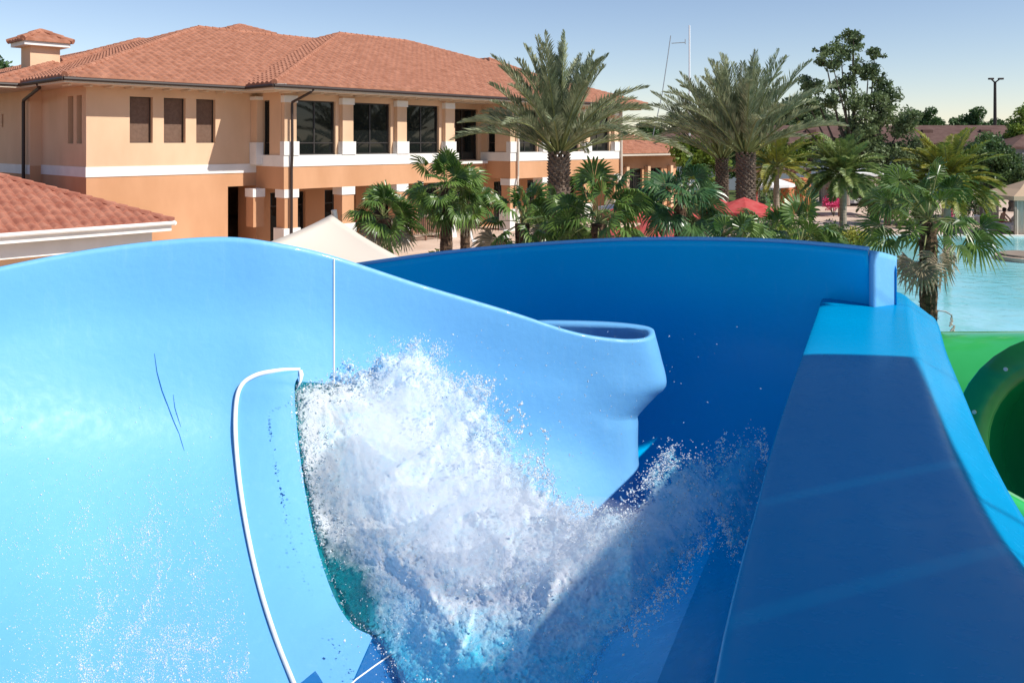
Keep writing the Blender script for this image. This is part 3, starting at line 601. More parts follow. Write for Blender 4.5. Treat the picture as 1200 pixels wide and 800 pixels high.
# shade sail in view
def sail(name,label,A,B,Cc,sagv,m='sail',edge=.12):
    t=thing(name,label,'shade sail',((A+B+Cc)/3).xy.to_3d()); k=MB(); n=14; idx={}; V=[];Fq=[]
    ctr=(A+B+Cc)/3
    for i in range(n+1):
        for j in range(n+1-i):
            a=i/n;b=j/n;c=1-a-b; p=A*a+B*b+Cc*c; e=a*b*c*27; ed=4*(a*b*(1-c)+b*c*(1-a)+c*a*(1-b)); p=p+(ctr-p)*edge*ed*(1-e)*1.0+Vector((0,0,sagv*e)); idx[i,j]=len(V); V.append(p)
    for i in range(n):
        for j in range(n-i):
            Fq.append((idx[i,j],idx[i+1,j],idx[i,j+1]))
            if j<n-i-1: Fq.append((idx[i+1,j],idx[i+1,j+1],idx[i,j+1]))
    k.add(V,Fq); k.build('fabric',m,t,True,solid=.01); return t
t=sail('shade_sail','cream triangular shade sail stretched between the blue slide and the short fan palm',P(388,252,17),P(498,318,12.5),P(270,300,12),-.1,edge=.10)
k=MB(); q=P(388,252,17); k.tube([(q.x+.5,q.y+.3,0),q+Vector((.05,.03,.1))],.06,8); k.build('post','metal',t)
# pergola, pillars
def pillar(px,d,h,label):
    x,y=at(px,d); t=thing('stone_pillar',label,'pillar',(x,y,0),0,'orange pillars beside the white parasol'); k=MB(); k.box((x,y,h/2),.75,.75,h,.5); k.build('shaft','pillar',t); k=MB(); k.box((x,y,h+.06),.9,.9,.12,.5); k.build('cap','pillar',t)
pillar(924,58,2.3,'sunlit orange pillar right next to the large white parasol'); pillar(941,58,2.4,'orange pillar nearest the straight grey palm')
t=thing('pergola','dark brown wooden pergola behind the white parasol','pergola',(*at(910,64),0))
x0,y0=at(865,64); x1,y1=at(950,64)
k=MB(); k.box(((x0+x1)/2,64,2.75),x1-x0,.2,.28); k.box(((x0+x1)/2,68,2.75),x1-x0,.2,.28); k.build('beams','wood',t)
k=MB()
for i in range(14): k.box((x0+(x1-x0)*(i+.5)/14,66,2.96),.08,5,.12)
k.build('rafters','wood2',t)
for i in range(5):
    for yy in (64,68): k=MB(); k.box((x0+.2+(x1-x0-.4)*i/4,yy,1.3),.16,.16,2.6); k.build('post','wood2',t)
x,y=at(886,50); t=thing('red_post','thin dark red post between the thick date palm and the golden palm','post',(x,y,0)); k=MB(); k.tube([(x,y,0),(x,y,2.35)],.09,8); k.build('shaft','redc',t); k=MB(); k.tube([(x,y,2.3),(x,y,2.45),(x-.25,y,2.8)],.04,6); k.build('arm','black',t)
# raised deck
x0,y0=at(983,56); x1,_=at(1047,56)
t=thing('raised_deck','raised wooden deck with slatted balustrade on dark posts beyond the patio','deck',((x0+x1)/2,57,0))
k=MB(); k.box(((x0+x1)/2,57.2,1.75),x1-x0,2.4,.16); k.build('platform','wood',t)
for xx in (x0+.1,(x0*.4+x1*.6),x1-.1):
    k=MB(); k.box((xx,56.1,.85),.16,.16,1.7); k.build('post','wood',t)
k=MB(); n_=22
for i in range(n_): k.box((x0+(x1-x0)*.62*(i+.5)/n_,56.05,2.25),.07,.04,.85)
k.build('balusters','wood2',t); k=MB(); k.box((x0+(x1-x0)*.31,56.05,2.72),(x1-x0)*.63,.09,.08); k.build('handrail','whitec',t)
k=MB(); k.box(((x0+x1)/2+1.0,56,.95),(x1-x0)*.8,.1,.12); k.build('brace','wood',t)
def gazebo(px,d,w_,hp,ha,roofm,label,grp='poolside cabanas',name='cabana',cat='cabana'):
    x,y=at(px,d); t=thing(name,label,cat,(x,y,0),0,grp); h=w_/2
    k=MB(); e=h*1.12
    vs=[(x-e,y-e,hp),(x+e,y-e,hp),(x+e,y+e,hp),(x-e,y+e,hp)]; mid=[(x-e*.5,y-e*.5,hp+(ha-hp)*.42),(x+e*.5,y-e*.5,hp+(ha-hp)*.42),(x+e*.5,y+e*.5,hp+(ha-hp)*.42),(x-e*.5,y+e*.5,hp+(ha-hp)*.42)]
    k.add(vs+mid+[(x,y,ha)],[(0,1,5,4),(1,2,6,5),(2,3,7,6),(3,0,4,7),(4,5,8),(5,6,8),(6,7,8),(7,4,8)])
    for a,b in ((0,1),(1,2),(2,3),(3,0)): p=Vector(vs[a]);q=Vector(vs[b]); k.quad(p,q,q-Z*.22,p-Z*.22)
    k.build('canopy',roofm,t,solid=.02)
    for sx in (-h,h):
        for sy in (-h,h):
            k=MB(); k.box((x+sx,y+sy,hp/2),.1,.1,hp); k.build('post','wood2',t)
            k=MB(); n=18; ww=w_*.33*(-1 if sx>0 else 1)   # gathered curtain
            row=[Vector((x+sx+ww*i/n,y+sy+.06*math.sin(i*1.9)+.05,0)) for i in range(n+1)]
            for i in range(n): a=row[i];b=row[i+1]; k.quad(a+Z*.12,b+Z*.12,b+Z*(hp-.15),a+Z*(hp-.15))
            k.build('curtain','curtain',t)
    k=MB(); k.box((x,y+.2,.38),w_*.8,w_*.6,.35); k.build('day_bed','whitec',t,bevel=.04); return t
gazebo(1203,45.5,3.2,2.15,2.95,'tanroof','tan pyramid roofed cabana at the right edge by the pool')
gazebo(1118,50,2.8,2.2,2.5,'curtain','flat cream curtained cabana half hidden by the shaggy palm')
gazebo(995,66,3.4,2.6,3.6,'whitec','white tent cabana behind the raised wooden deck')
# loungers + seated person
def lounger(x,y,rz,label):
    t=thing('sun_lounger',label,'sun lounger',(x,y,0),rz,'white sun loungers at the pool'); a=Matrix.Rotation(rz,3,'Z')
    def T(v): return a@Vector(v)+Vector((x,y,0))
    k=MB(); k.obox(T((-.3,-.9,.3)),a@Vector((.6,0,0)),a@Vector((0,1.2,0)),(0,0,.1)); k.build('seat','whitec',t,bevel=.02)
    k=MB(); k.obox(T((-.3,.3,.34)),a@Vector((.6,0,0)),a@Vector((0,.45,.55)),a@Vector((0,-.07,.06))); k.build('backrest','whitec',t,bevel=.02)
    for sx in (-.25,.25):
        for sy in (-.8,.25): k=MB(); k.tube([T((sx,sy,0)),T((sx,sy,.3))],.025,6); k.build('leg','whitec',t)
    return t
lounger(*at(1158,46.5),1.9,'white sun lounger left of the seated person at the pool'); lounger(*at(1176,46.3),-1.7,'white sun lounger under the seated person'); lounger(*at(1187,48),-1.2,'white sun lounger behind the seated person, next to the tan cabana')
def person(x,y):
    t=thing('person','person in red swimwear sitting forward on a white lounger by the pool','person',(x,y,0))
    J=[(0,0,.52,.13),(0,.02,.75,.125),(.05,.0,1.0,.14),(.11,-.02,1.08,.055),(.15,-.03,1.22,.095),(.17,-.03,1.3,.08),
       (.09,-.2,1.0,.055),(.28,-.22,.78,.045),(.42,-.16,.62,.035),(.09,.17,1.0,.055),(.28,.2,.78,.045),(.42,.15,.62,.035),
       (.1,-.1,.5,.095),(.48,-.12,.52,.07),(.52,-.12,.1,.045),(.62,-.12,.05,.04),(.1,.1,.5,.095),(.48,.14,.5,.07),(.55,.16,.1,.045),(.66,.16,.05,.04)]
    E=[(0,1),(1,2),(2,3),(3,4),(4,5),(2,6),(6,7),(7,8),(2,9),(9,10),(10,11),(0,12),(12,13),(13,14),(14,15),(0,16),(16,17),(17,18),(18,19)]
    me=bpy.data.meshes.new('body'); me.from_pydata([j[:3] for j in J],E,[]); me.materials.append(M['skin']); o=bpy.data.objects.new('body',me); C.objects.link(o); o.parent=t
    md=o.modifiers.new('skin','SKIN'); 
    for i,j in enumerate(J): me.skin_vertices[0].data[i].radius=(j[3],j[3])
    me.skin_vertices[0].data[0].use_root=True
    s=o.modifiers.new('sub','SUBSURF'); s.levels=1; s.render_levels=2
    k=MB(); k.tube([Vector((x,y,0))+Vector(v) for v in ((-.01,0,.42),(0,0,.55),(.01,0,.68))],[.16,.168,.15],12); k.tube([Vector((x,y,0))+Vector(v) for v in ((.06,-.1,.5),(.3,-.11,.51))],[.115,.1],10);k.tube([Vector((x,y,0))+Vector(v) for v in ((.06,.1,.5),(.3,.12,.5))],[.115,.1],10); k.build('shorts','redcloth',t,True)
    k=MB(); k.tube([Vector((x,y,0))+Vector(v) for v in ((.12,-.02,1.17),(.12,-.03,1.27),(.15,-.03,1.345),(.16,-.03,1.375))],[.09,.115,.1,.03],12); k.build('hair','hair',t,True)
person(*at(1174,46.2))
# far building with brown roof
fbx=thing('brown_roofed_house','long two storey grey house with a low brown shingle roof behind the trees','house',(45,88,0))
k=MB(); k.box((45,92,2.5),56,10,5); k.build('wall','greywall',fbx)
k=MB(); x0,x1,y0,y1=13,74,86,98; z0,z1=4.9,6.9
k.add([(x0,y0,z0),(x1,y0,z0),(x1,y1,z0),(x0,y1,z0),(x0+6,92,z1),(x1-6,92,z1),(x0,y0,z0-.2),(x1,y0,z0-.2)],[(0,1,5,4),(1,2,5),(2,3,4,5),(3,0,4),(6,7,1,0)]); rf=k.build('roof','brownroof',fbx)
for i in range(7):
    k=MB(); k.box((26+i*6.3,89.6,6.2),1.1,.5,.35); k.build('roof_vent','brownroof',rf)
for i in range(14):
    k=MB(); cx=19+i*4; k.box((cx,86.95,3.4),1.6,.12,1.4); f=k.build('window','mast',fbx); k=MB(); k.box((cx,86.87,3.4),1.4,.04,1.2); k.build('pane','glass',f)
fb2=thing('hip_roofed_house','grey house with brown hip roof cut off by the right edge of the photo','house',(54,76,0))
k=MB(); k.box((53,80,2.3),14,8,4.6); k.build('wall','greywall',fb2)
k=MB(); x0,x1,y0,y1=45.2,62,75,85
k.add([(x0,y0,4.6),(x1,y0,4.6),(x1,y1,4.6),(x0,y1,4.6),(x0+5,80,6.3),(x1-5,80,6.3),(x0,y0,4.4),(x1,y0,4.4)],[(0,1,5,4),(1,2,5),(2,3,4,5),(3,0,4),(6,7,1,0)]); k.build('roof','brownroof',fb2)
for cx in (47.5,50.2,53): 
    k=MB(); k.box((cx,75.95,3.4),1.4,.12,1.3); f=k.build('window','mast',fb2); k=MB(); k.box((cx,75.87,3.4),1.2,.04,1.1); k.build('pane','glass',f)
# second tan building left of the oak under brown roof
# light pole, mast
x,y=at(1166,105); t=thing('light_pole','tall thin floodlight pole standing against the sky above the brown roof','light pole',(x,y,0))
zt=P(1166,96,105).z; k=MB(); k.tube([(x,y,0),(x,y,zt)],[.26,.16],8); k.build('pole','gutter',t)
for sx in (-1,1): k=MB(); k.tube([(x,y,zt-.1),(x+sx*.5,y-.1,zt+.3)],[.1,.08],6); k.box((x+sx*.62,y-.2,zt+.36),.55,.4,.22); k.build('floodlight','gutter',t)
x,y=at(808,62); t=thing('white_mast','tall white mast with a slim side arm and wire rising behind the date palms','mast',(x,y,0)); zt=P(808,30,62).z
k=MB(); k.tube([(x,y,0),(x,y,zt)],[.08,.06],8); k.build('pole','mast',t)
k=MB(); a=P(803,50,62); b=P(787,51,62); k.tube([a,b],.03,5); k.tube([P(803,46,62),P(803,52,62)],.03,5); k.build('arm','metal',t)
k=MB(); k.tube([P(786,42,62),P(782,70,62),P(776,110,62),P(764,165,62)],.035,5); k.build('stay','metal',t)
# pool features
x,y=at(1157,39); t=thing('pool_fountain','white water jet bubbling up in the turquoise pool','fountain',(x,y,0))
k=MB(); rnd=random.Random(5); k.tube([(x,y,0),(x,y,.4),(x,y,.7)],[.3,.2,.05],10)
for i in range(260): a=rnd.uniform(0,6.28); r_=abs(rnd.gauss(0,.28)); c=Vector((x+math.cos(a)*r_,y+math.sin(a)*r_,max(.06,0.75-r_*1.9+rnd.gauss(0,.07)))); s=rnd.uniform(.02,.06); k.add([c-Z*s,c+Vector((s,0,0)),c+Vector((-.5*s,.8*s,0)),c+Z*s],[(0,1,2),(3,1,2),(0,1,3),(0,2,3)])
k.build('jet','whitec',t)
x,y=at(1206,35); t=thing('pool_island','low round stone island edged with pale coping in the pool','island',(x,y,0)); k=MB(); k.tube([(x,y,0),(x,y,.22)],1.3,28); k.build('base','paving',t,bevel=.03); k=MB(); k.tube([(x,y,.22),(x,y,.3)],[1.15,1.1],28); k.build('top','wood2',t)
# curved pipe shower at the pool by the green slide
t=thing('outdoor_shower','slim curved metal pipe with hanging chain at the pool edge','shower',(*at(1098,13.5),0))
k=MB(); k.tube([P(1098,500,13.5),P(1097,372,13.5),P(1099,364,13.5),P(1108,365,13.5),P(1115,369,13.5),P(1116,376,13.5)],.014,6); k.build('pipe','metal',t)
k=MB(); rnd=random.Random(3)
for i in range(14): q=P(1115.5+rnd.uniform(-2,3),372+i*1.8,13.5); k.tube([q,q+Vector((rnd.uniform(-.05,.05),0,-.05))],.016,5)
k.build('chain','tanpipe',t)
#SLIDE
# ================================================================== THE BLUE SLIDE
from mathutils.bvhtree import BVHTree
def gel(name,a,b,rough=.16,coat=.35,bump=.0006,wet=False,streak=.06,spec=.5,ior=1.5):
    m=bpy.data.materials.new(name); m.use_nodes=True; n=m.node_tree; L=n.links.new; p=n.nodes['Principled BSDF']
    p.inputs['Roughness'].default_value=rough; p.inputs['Coat Weight'].default_value=coat; p.inputs['Coat Roughness'].default_value=.05
    tc=n.nodes.new('ShaderNodeTexCoord'); t=n.nodes.new('ShaderNodeTexNoise'); t.inputs['Scale'].default_value=.8; t.inputs['Detail'].default_value=6; L(tc.outputs['Object'],t.inputs[0])
    r=n.nodes.new('ShaderNodeValToRGB'); r.color_ramp.elements[0].position=.35; r.color_ramp.elements[1].position=.68; r.color_ramp.elements[0].color=(*a,1); r.color_ramp.elements[1].color=(*b,1)
    L(t.outputs[0],r.inputs[0])
    # faint chalky limescale streaks running down the fibreglass
    mp=n.nodes.new('ShaderNodeMapping'); mp.inputs['Scale'].default_value=(7,7,.9); L(tc.outputs['Object'],mp.inputs[0])
    s=n.nodes.new('ShaderNodeTexNoise'); s.inputs['Scale'].default_value=2.2; s.inputs['Detail'].default_value=9; s.inputs['Roughness'].default_value=.65; L(mp.outputs[0],s.inputs[0])
    sr=n.nodes.new('ShaderNodeMapRange'); sr.inputs[1].default_value=.56; sr.inputs[2].default_value=.8; sr.inputs[4].default_value=.2 if wet else streak; p.inputs['Specular IOR Level'].default_value=spec; p.inputs['IOR'].default_value=ior; L(s.outputs[0],sr.inputs[0])
    mx=n.nodes.new('ShaderNodeMixRGB'); mx.inputs[2].default_value=(.32,.58,.78,1); L(sr.outputs[0],mx.inputs[0]); L(r.outputs[0],mx.inputs[1]); L(mx.outputs[0],p.inputs['Base Color'])
    s2=n.nodes.new('ShaderNodeTexNoise'); s2.inputs['Scale'].default_value=14; s2.inputs['Detail'].default_value=8; L(tc.outputs['Object'],s2.inputs[0])
    rr=n.nodes.new('ShaderNodeMapRange'); rr.inputs[3].default_value=rough*.7; rr.inputs[4].default_value=rough*1.6; L(s2.outputs[0],rr.inputs[0]); L(rr.outputs[0],p.inputs['Roughness'])
    bn=n.nodes.new('ShaderNodeBump'); bn.inputs['Distance'].default_value=bump*10; bn.inputs['Strength'].default_value=.5; L(s2.outputs[0],bn.inputs['Height']); L(bn.outputs[0],p.inputs['Normal'])
    return m
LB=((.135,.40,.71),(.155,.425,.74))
M['gel']=gel('lit_blue_gelcoat',*LB,rough=.42,coat=.03,wet=True,spec=.3); M['gel2']=gel('shaded_blue_gelcoat',(.0,.41,.79),(.002,.44,.83),.2,.0,spec=.4,ior=1.22)  # lit copy of the fibreglass, then a copy coloured as in shade
M['geld']=gel('shade_and_scratch_blue',(.0,.10,.33),(.0,.13,.38),.2,.3)  # darker blue for the shaded panel under the strip and for scratches
M['gelw']=gel('shaded_wall_gelcoat',(.0,.245,.50),(.0,.265,.53),.22,.0,bump=.0001,streak=.0,spec=.4,ior=1.08)  # same fibreglass on the outer wall, its shade put into the colour
M['gelm']=gel('bounce_blue_gelcoat',(.0,.33,.66),(.0,.36,.70),.25,.0,spec=.4,ior=1.2)  # same fibreglass, brightened for light bounced off the inner wall
M['sealw']=mat('white_sealant',(.82,.83,.82),.5,.3)
M['teal']=mat('teal_shaded_water',(.0,.13,.17),.12,.5,(.0,.20,.24),4,.01,9)
slide=thing('blue_water_slide','big blue fibreglass water slide in lit and shaded blues curling round in the foreground','water slide',(0,5.5,0))
def rs(pts,vs):   # resample a column of points at fractions
    k=len(pts)-1; return [cr(pts,v*k) for v in vs]
vs7=(0,.10,.20,.242,.31,.34,.5,.75,1)
def col(x,*yd): return [P(x if not isinstance(q,tuple) or len(q)<3 else q[2],q[0],q[1]) for q in yd]
c5=[[P(-420,440,4.2),P(-460,540,4.1),P(-520,680,3.8),P(-640,860,3.2),P(-800,1150,2.4)],
    [P(-200,362,4.9),P(-210,460,4.85),P(-230,590,4.5),P(-260,760,3.9),P(-320,1000,3.0)],
    [P(0,313,5.5),P(0,410,5.45),P(0,540,5.15),P(0,700,4.5),P(-20,920,3.5)],
    [P(130,289,5.9),P(130,390,5.85),P(130,525,5.55),P(130,690,4.8),P(130,920,3.65)],
    [P(250,278,6.2),P(250,385,6.15),P(250,520,5.85),P(250,680,5.0),P(250,920,3.7)],
    [P(320,284,6.35),P(320,390,6.3),P(320,520,5.95),P(320,680,5.1),P(320,920,3.72)],
    [P(391,300,6.55),P(391,400,6.5),P(391,520,6.15),P(391,675,5.3),P(391,920,3.75)],
    [P(500,336,6.82),P(500,425,6.8),P(500,530,6.55),P(500,675,5.55),P(500,920,3.8)],
    [P(600,366,7.0),P(600,445,6.98),P(600,540,6.8),P(600,680,6.1),P(600,920,4.2)],
    [P(675,390,7.15),P(675,455,7.13),P(675,545,7.0),P(675,690,6.4),P(675,920,5.2)]]
fr_=[i/64 for i in range(65)]
colsL=[[cr(c,f*(len(c)-1)) for f in fr_] for c in c5]; cols=[]
cols+=[[P(728,398,7.25),P(729,427,7.24),P(731,455,7.22),P(715,489,7.2),P(717,560,7.12),P(724,640,6.9),P(728,800,6.2)],
       [P(757,396,7.34),P(765,425,7.33),P(770,452,7.32),P(738,489,7.3),P(742,560,7.25),P(748,640,7.1),P(756,800,6.6)],
       [P(767,389,7.5),P(775,420,7.5),P(781,450,7.5),P(747,488,7.5),P(748,545,7.5),P(757,600,7.5),P(775,760,7.3)],
       [P(757,382,7.7),P(765,410,7.75),P(770,440,7.75),P(742,480,7.7),P(742,530,7.7),P(745,585,7.7),P(750,740,7.5)],
       [P(715,377,7.85),P(718,402,7.9),P(718,430,7.9),P(700,475,7.9),P(700,530,7.9),P(705,585,7.9),P(705,740,7.8)],
       [P(650,375,7.95),P(650,402,8.0),P(650,430,8.0),P(650,475,8.0),P(650,530,8.0),P(650,585,8.0),P(650,740,8.0)],
       [P(560,375,8.1),P(560,402,8.15),P(560,430,8.15),P(560,475,8.15),P(560,530,8.15),P(560,585,8.15),P(560,740,8.15)],
       [P(440,360,8.3),P(440,402,8.3),P(440,430,8.3),P(440,475,8.3),P(440,530,8.3),P(440,585,8.3),P(440,740,8.3)]]
cols=[[c[0],c[1],c[2],c[2].lerp(c[3],.38),c[3],c[3].lerp(c[4],.16),c[4],c[5],c[6]] for c in cols]
def idx_of(f):
    for i in range(8):
        if f<=vs7[i+1]: return i+(f-vs7[i])/(vs7[i+1]-vs7[i])
    return 8
cols=colsL+[[cr(c,idx_of(f)) for f in fr_] for c in cols]
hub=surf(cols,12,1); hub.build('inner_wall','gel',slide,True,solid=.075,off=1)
# rim lip of the inner wall
rim=[r_[0] for r_ in hub.g]
def outwards(ring_,i):
    a=ring_[max(0,i-1)];b=ring_[min(len(ring_)-1,i+1)]; d=(b-a).normalized(); return Vector((d.y,-d.x,0)).normalized()
# back wall: a concave bowl side
bt=[P(200,350,9.4),P(330,326,9.5),P(440,308,9.4),P(560,293,9.25),P(700,283,9.0),P(800,281,8.75),P(900,283,8.4),P(970,288,8.05),P(1018,293,7.75)]
prof=[(0,0),(.10,-.35),(.16,-.8),(.14,-1.2),(.02,-1.6),(-.30,-1.95),(-.85,-2.2),(-1.6,-2.32),(-2.4,-2.38)]
def wallcols(top,prof,flipn=1):
    out=[]
    for i,p in enumerate(top):
        a=top[max(0,i-1)];b=top[min(len(top)-1,i+1)]; d=(b-a); d.z=0; d.normalize(); n_=Vector((-d.y,d.x,0))*flipn
        out.append([p+n_*o+Vector((0,0,z)) for o,z in prof])
    return out
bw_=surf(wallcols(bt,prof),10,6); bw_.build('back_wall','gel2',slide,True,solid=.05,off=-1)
# flange end of the back wall: a narrow return in the lit blue, with clipped corner
be=[P(1018.5,293,7.74),P(1032,296,7.86),P(1045,300,7.98)]
k=MB(); e=wallcols(be,[(0,0),(0,-.35),(0,-.8),(0,-1.2),(0,-1.6),(0,-2)]); s_=surf(e,4,6); s_.build('back_wall_end','gel',slide,True,solid=.05,off=-1)
k=MB(); a=P(1045,299.5,7.97);b=P(1051,316,7.9)
q=[a,b,b-Z*1.7,a-Z*1.9]; off=Vector((.02,.07,0)); k.add(q+[v+off for v in q],[(0,1,2,3),(7,6,5,4),(0,4,5,1),(1,5,6,2)]); k.build('joint_flange','gel2',slide)
# top edge of the back wall, in the lit blue
rimb=[v[0] for v in bw_.g]; k=MB(); k.tube([p+Z*.012 for p in rimb],.022,6); k.build('rim','gel',slide,True)
# outer wall in front right: flat topped, chamfered
sec=[ # left edge, right crest, outer edge
 (P(1000,352,9.2),P(1040,355,9.2),None),
 (P(980,339,8.9),P(1050,342,8.9),None),
 (P(966,345,8.400),P(1062,349,8.400),None),
 (P(954,376,6.930),P(1066,380,6.930),None),
 (P(940,415,5.610),P(1075,419,5.610),None),
 (P(923,464,4.620),P(1088,468,4.620),None),
 (P(905,520,3.825),P(1108,524,3.825),None),
 (P(888,585,3.120),P(1142,589,3.120),None),
 (P(870,650,2.520),P(1185,655,2.520),None),
 (P(850,730,1.980),P(1245,735,1.980),None),
 (P(835,800,1.620),P(1300,806,1.620),None),
 (P(790,1000,1.020),P(1500,1006,1.020),None),
 (P(640,1500,0.540),P(1950,1506,0.540),None)]
wc=[]
for i,(l,r_,_) in enumerate(sec):
    j=max(1,i) if i else 1
    a=sec[max(0,i-1)][0];b=sec[min(len(sec)-1,i+1)][0]; d=(b-a);d.z=0;d.normalize(); rt_=Vector((-d.y,d.x,0)); 
    if rt_.x<0: rt_=-rt_
    dz=0
    rt2=Vector((1,0.05,0)); w_=(r_-l); 
    v_=lambda x,y,z:Vector((x*1.5,y,z*1.5))
    lp=[l+v_(-.50,.0,-1.10),l+v_(-.26,0,-.95),l+v_(-.10,0,-.7),l+v_(-.04,0,-.4),l+v_(-.012,0,-.12),l+v_(-.002,0,-.022),
        l+v_(.022,0,-.001),l+w_*.35+Z*.008,l+w_*.72+Z*.006,r_-w_*.06,r_+v_(.015,0,-.012),r_+v_(.06,0,-.05),r_+v_(.19,.0,-.15),r_+v_(.205,.0,-.19),r_+v_(.21,0,-.5),r_+v_(.22,0,-.9)]
    wc.append(lp)
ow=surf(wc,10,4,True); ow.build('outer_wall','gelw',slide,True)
# sloping floor between outer wall and the channel, and the channel floor
fl_=[]
for i,lp in enumerate(wc[1:11]):
    p=lp[0]; fl_.append([p+Vector((.0,0,.0)),p+Vector((-.4,0,-.17)),p+Vector((-1.0,0,-.27)),p+Vector((-1.9,0,-.30))])
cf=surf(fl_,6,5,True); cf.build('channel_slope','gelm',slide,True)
zf=CZ-3.28
k=MB(); nx,ny=30,40
for i in range(nx+1):
    for j in range(ny+1):
        x=-2.2+5.6*i/nx; y=2.0+7.2*j/ny; k.v.append((x,y,zf+.35*max(0,(3.6-y))**1.0*.25+.02*math.sin(x*1.3+y)))
for i in range(nx):
    for j in range(ny): a=i*(ny+1)+j; k.f.append((a,a+ny+1,a+ny+2,a+1))
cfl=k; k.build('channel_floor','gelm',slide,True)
bv=BVHTree.FromPolygons([Vector(v) for v in hub.v],hub.f)
def hit(px,py,b=bv,default=6.5):
    o=Vector((0,0,CZ)); d=P(px,py,1)-o; h=b.ray_cast(o,d.normalized()); return h
def on(px,py,lift,b=bv):
    h=hit(px,py,b)
    if h[0] is None: return None
    v=(Vector((0,0,CZ))-h[0]).normalized(); return h[0]+v*lift
# raised frame strip round the tunnel mouth, with its white sealed edge
fl_l=[(352,433,5.45),(325,434,5.42),(298,440,5.38),(281,455,5.28),(276,490,5.1),(279,545,4.78),(288,610,4.4),(303,680,4.02),(323,745,3.7),(346,803,3.42),(378,880,3.1)]
fl_r=[(353,436,5.45),(350,441,5.42),(346,448,5.38),(345,458,5.3),(347,492,5.1),(353,545,4.8),(362,600,4.5),(374,650,4.25),(392,700,4.0),(412,731,3.85),(437,745,3.78)]
A_=[on(x,y,.014) for x,y,d in fl_l]; B_=[on(x,y,.06) for x,y,d in fl_r]
cc=[]
for a,b in zip(A_,B_): cc.append([a,a.lerp(b,.33)+Vector((0,-.01,.006)),a.lerp(b,.66)+Vector((0,-.012,.008)),b])
st=surf(cc,8,4); so2=st.build('frame_strip','gel',slide,True)
el=[r_[0]+Vector((0,-.004,0)) for r_ in st.g]
k=MB(); V=[];Fq=[]
for i,p in enumerate(el):
    f=i/len(el); wdt=.032-.010*f; t_=(el[min(i+1,len(el)-1)]-el[max(i-1,0)]).normalized(); vd=(p-Vector((0,0,CZ))).normalized(); s2=t_.cross(vd).normalized()*wdt*.5; n3=-vd*.012
    V+=[p-s2,p-s2+n3,p+s2+n3,p+s2]
for i in range(len(el)-1):
    for j in range(3): Fq.append((i*4+j,i*4+j+1,i*4+4+j+1,i*4+4+j))
k.add(V,Fq); k.build('sealed_edge','sealw',so2,True)
k=MB(); k.tube([on(352,434,.06),on(353,439,.065),on(352,447,.06),on(348,455,.05)],[.016,.02,.012,.004],6); k.build('sealed_corner','sealw',so2,True)
# shaded area under the strip, drawn as a darker blue panel, and its seam
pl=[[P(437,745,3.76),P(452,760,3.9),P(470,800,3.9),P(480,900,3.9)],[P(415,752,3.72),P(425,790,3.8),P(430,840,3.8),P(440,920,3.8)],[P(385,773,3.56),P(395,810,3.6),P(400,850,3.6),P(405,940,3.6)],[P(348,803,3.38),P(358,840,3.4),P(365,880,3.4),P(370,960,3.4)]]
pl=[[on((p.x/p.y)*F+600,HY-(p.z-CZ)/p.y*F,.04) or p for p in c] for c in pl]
ep=surf(pl,6,6,True); ep.build('shaded_lower_panel','geld',slide,True)
k=MB(); k.tube([on(462,764,.047),on(440,779,.047),on(418,795,.047),on(385,825,.047)],.0045,5); k.build('joint_line','sealw',slide)
# shaded water between strip and spray, painted as a dark teal sheet
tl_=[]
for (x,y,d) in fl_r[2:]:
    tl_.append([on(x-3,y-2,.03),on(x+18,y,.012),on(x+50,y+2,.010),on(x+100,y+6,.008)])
tn=surf(tl_,6,5); tn.build('shaded_water_sheet','teal',slide,True)
# thin white joints on the wall
k=MB(); pts=[on(391.5,y,.004) for y in range(303,470,6)]; k.tube([p for p in pts if p],.0062,5); k.build('joint_line','sealw',slide)
k=MB(); k.tube([on(x,y,.0005) for x,y in ((181,414),(184,436),(190,458),(197,476),(203,492),(210,508),(216,528))],[.0015,.003,.0035,.003,.003,.002,.001],5); k.build('scratch','geld',slide)
k=MB(); k.tube([on(x,y,.0005) for x,y in ((203,462),(205,478),(212,500))],[.001,.0025,.001],5); k.build('scratch','geld',slide)
# ------------------------------------------------------------------ WATER AND SPRAY
poly=[(343,455),(368,445),(400,436),(438,430),(448,414),(492,406),(514,420),(524,442),(560,452),(578,470),(588,500),(604,520),(622,548),(650,578),(690,600),(728,602),(748,584),(762,570),(775,545),(790,533),(830,541),(850,530),(868,514),(892,520),(925,545),(900,620),(862,640),(838,612),(812,655),(765,705),(715,755),(690,800),(670,880),(560,880),(480,820),(452,768),(437,748),(405,722),(385,680),(366,620),(352,545),(344,500)]
pa=np.array(poly,float)
def sdist(X,Y):
    """signed distance in photo pixels, positive inside the outline"""
    n=len(pa); best=np.full(X.shape,1e9); inside=np.zeros(X.shape,bool)
    for i in range(n):
        x1,y1=pa[i]; x2,y2=pa[(i+1)%n]; dx,dy=x2-x1,y2-y1
        t=np.clip(((X-x1)*dx+(Y-y1)*dy)/(dx*dx+dy*dy),0,1); best=np.minimum(best,np.hypot(X-x1-t*dx,Y-y1-t*dy))
        c=((y1>Y)!=(y2>Y)); xi=(x2-x1)*(Y-y1)/(y2-y1+1e-12)+x1; inside^=(c&(X<xi))
    return np.where(inside,best,-best)
allv=[];allf=[]
for mb in (hub,bw_,cfl,cf,ow,ep,tn):
    o=len(allv); allv+=[Vector(v) for v in mb.v]; allf+=[tuple(i+o for i in f) for f in mb.f]
bva=BVHTree.FromPolygons(allv,allf)
bases=[];
for mbs in ((hub,bw_,cfl,ep),):
    vv=[];ff=[]
    for mb in mbs: o=len(vv); vv+=[Vector(v) for v in mb.v]; ff+=[tuple(i+o for i in f) for f in mb.f]
    bvb=BVHTree.FromPolygons(vv,ff)
step=2.4
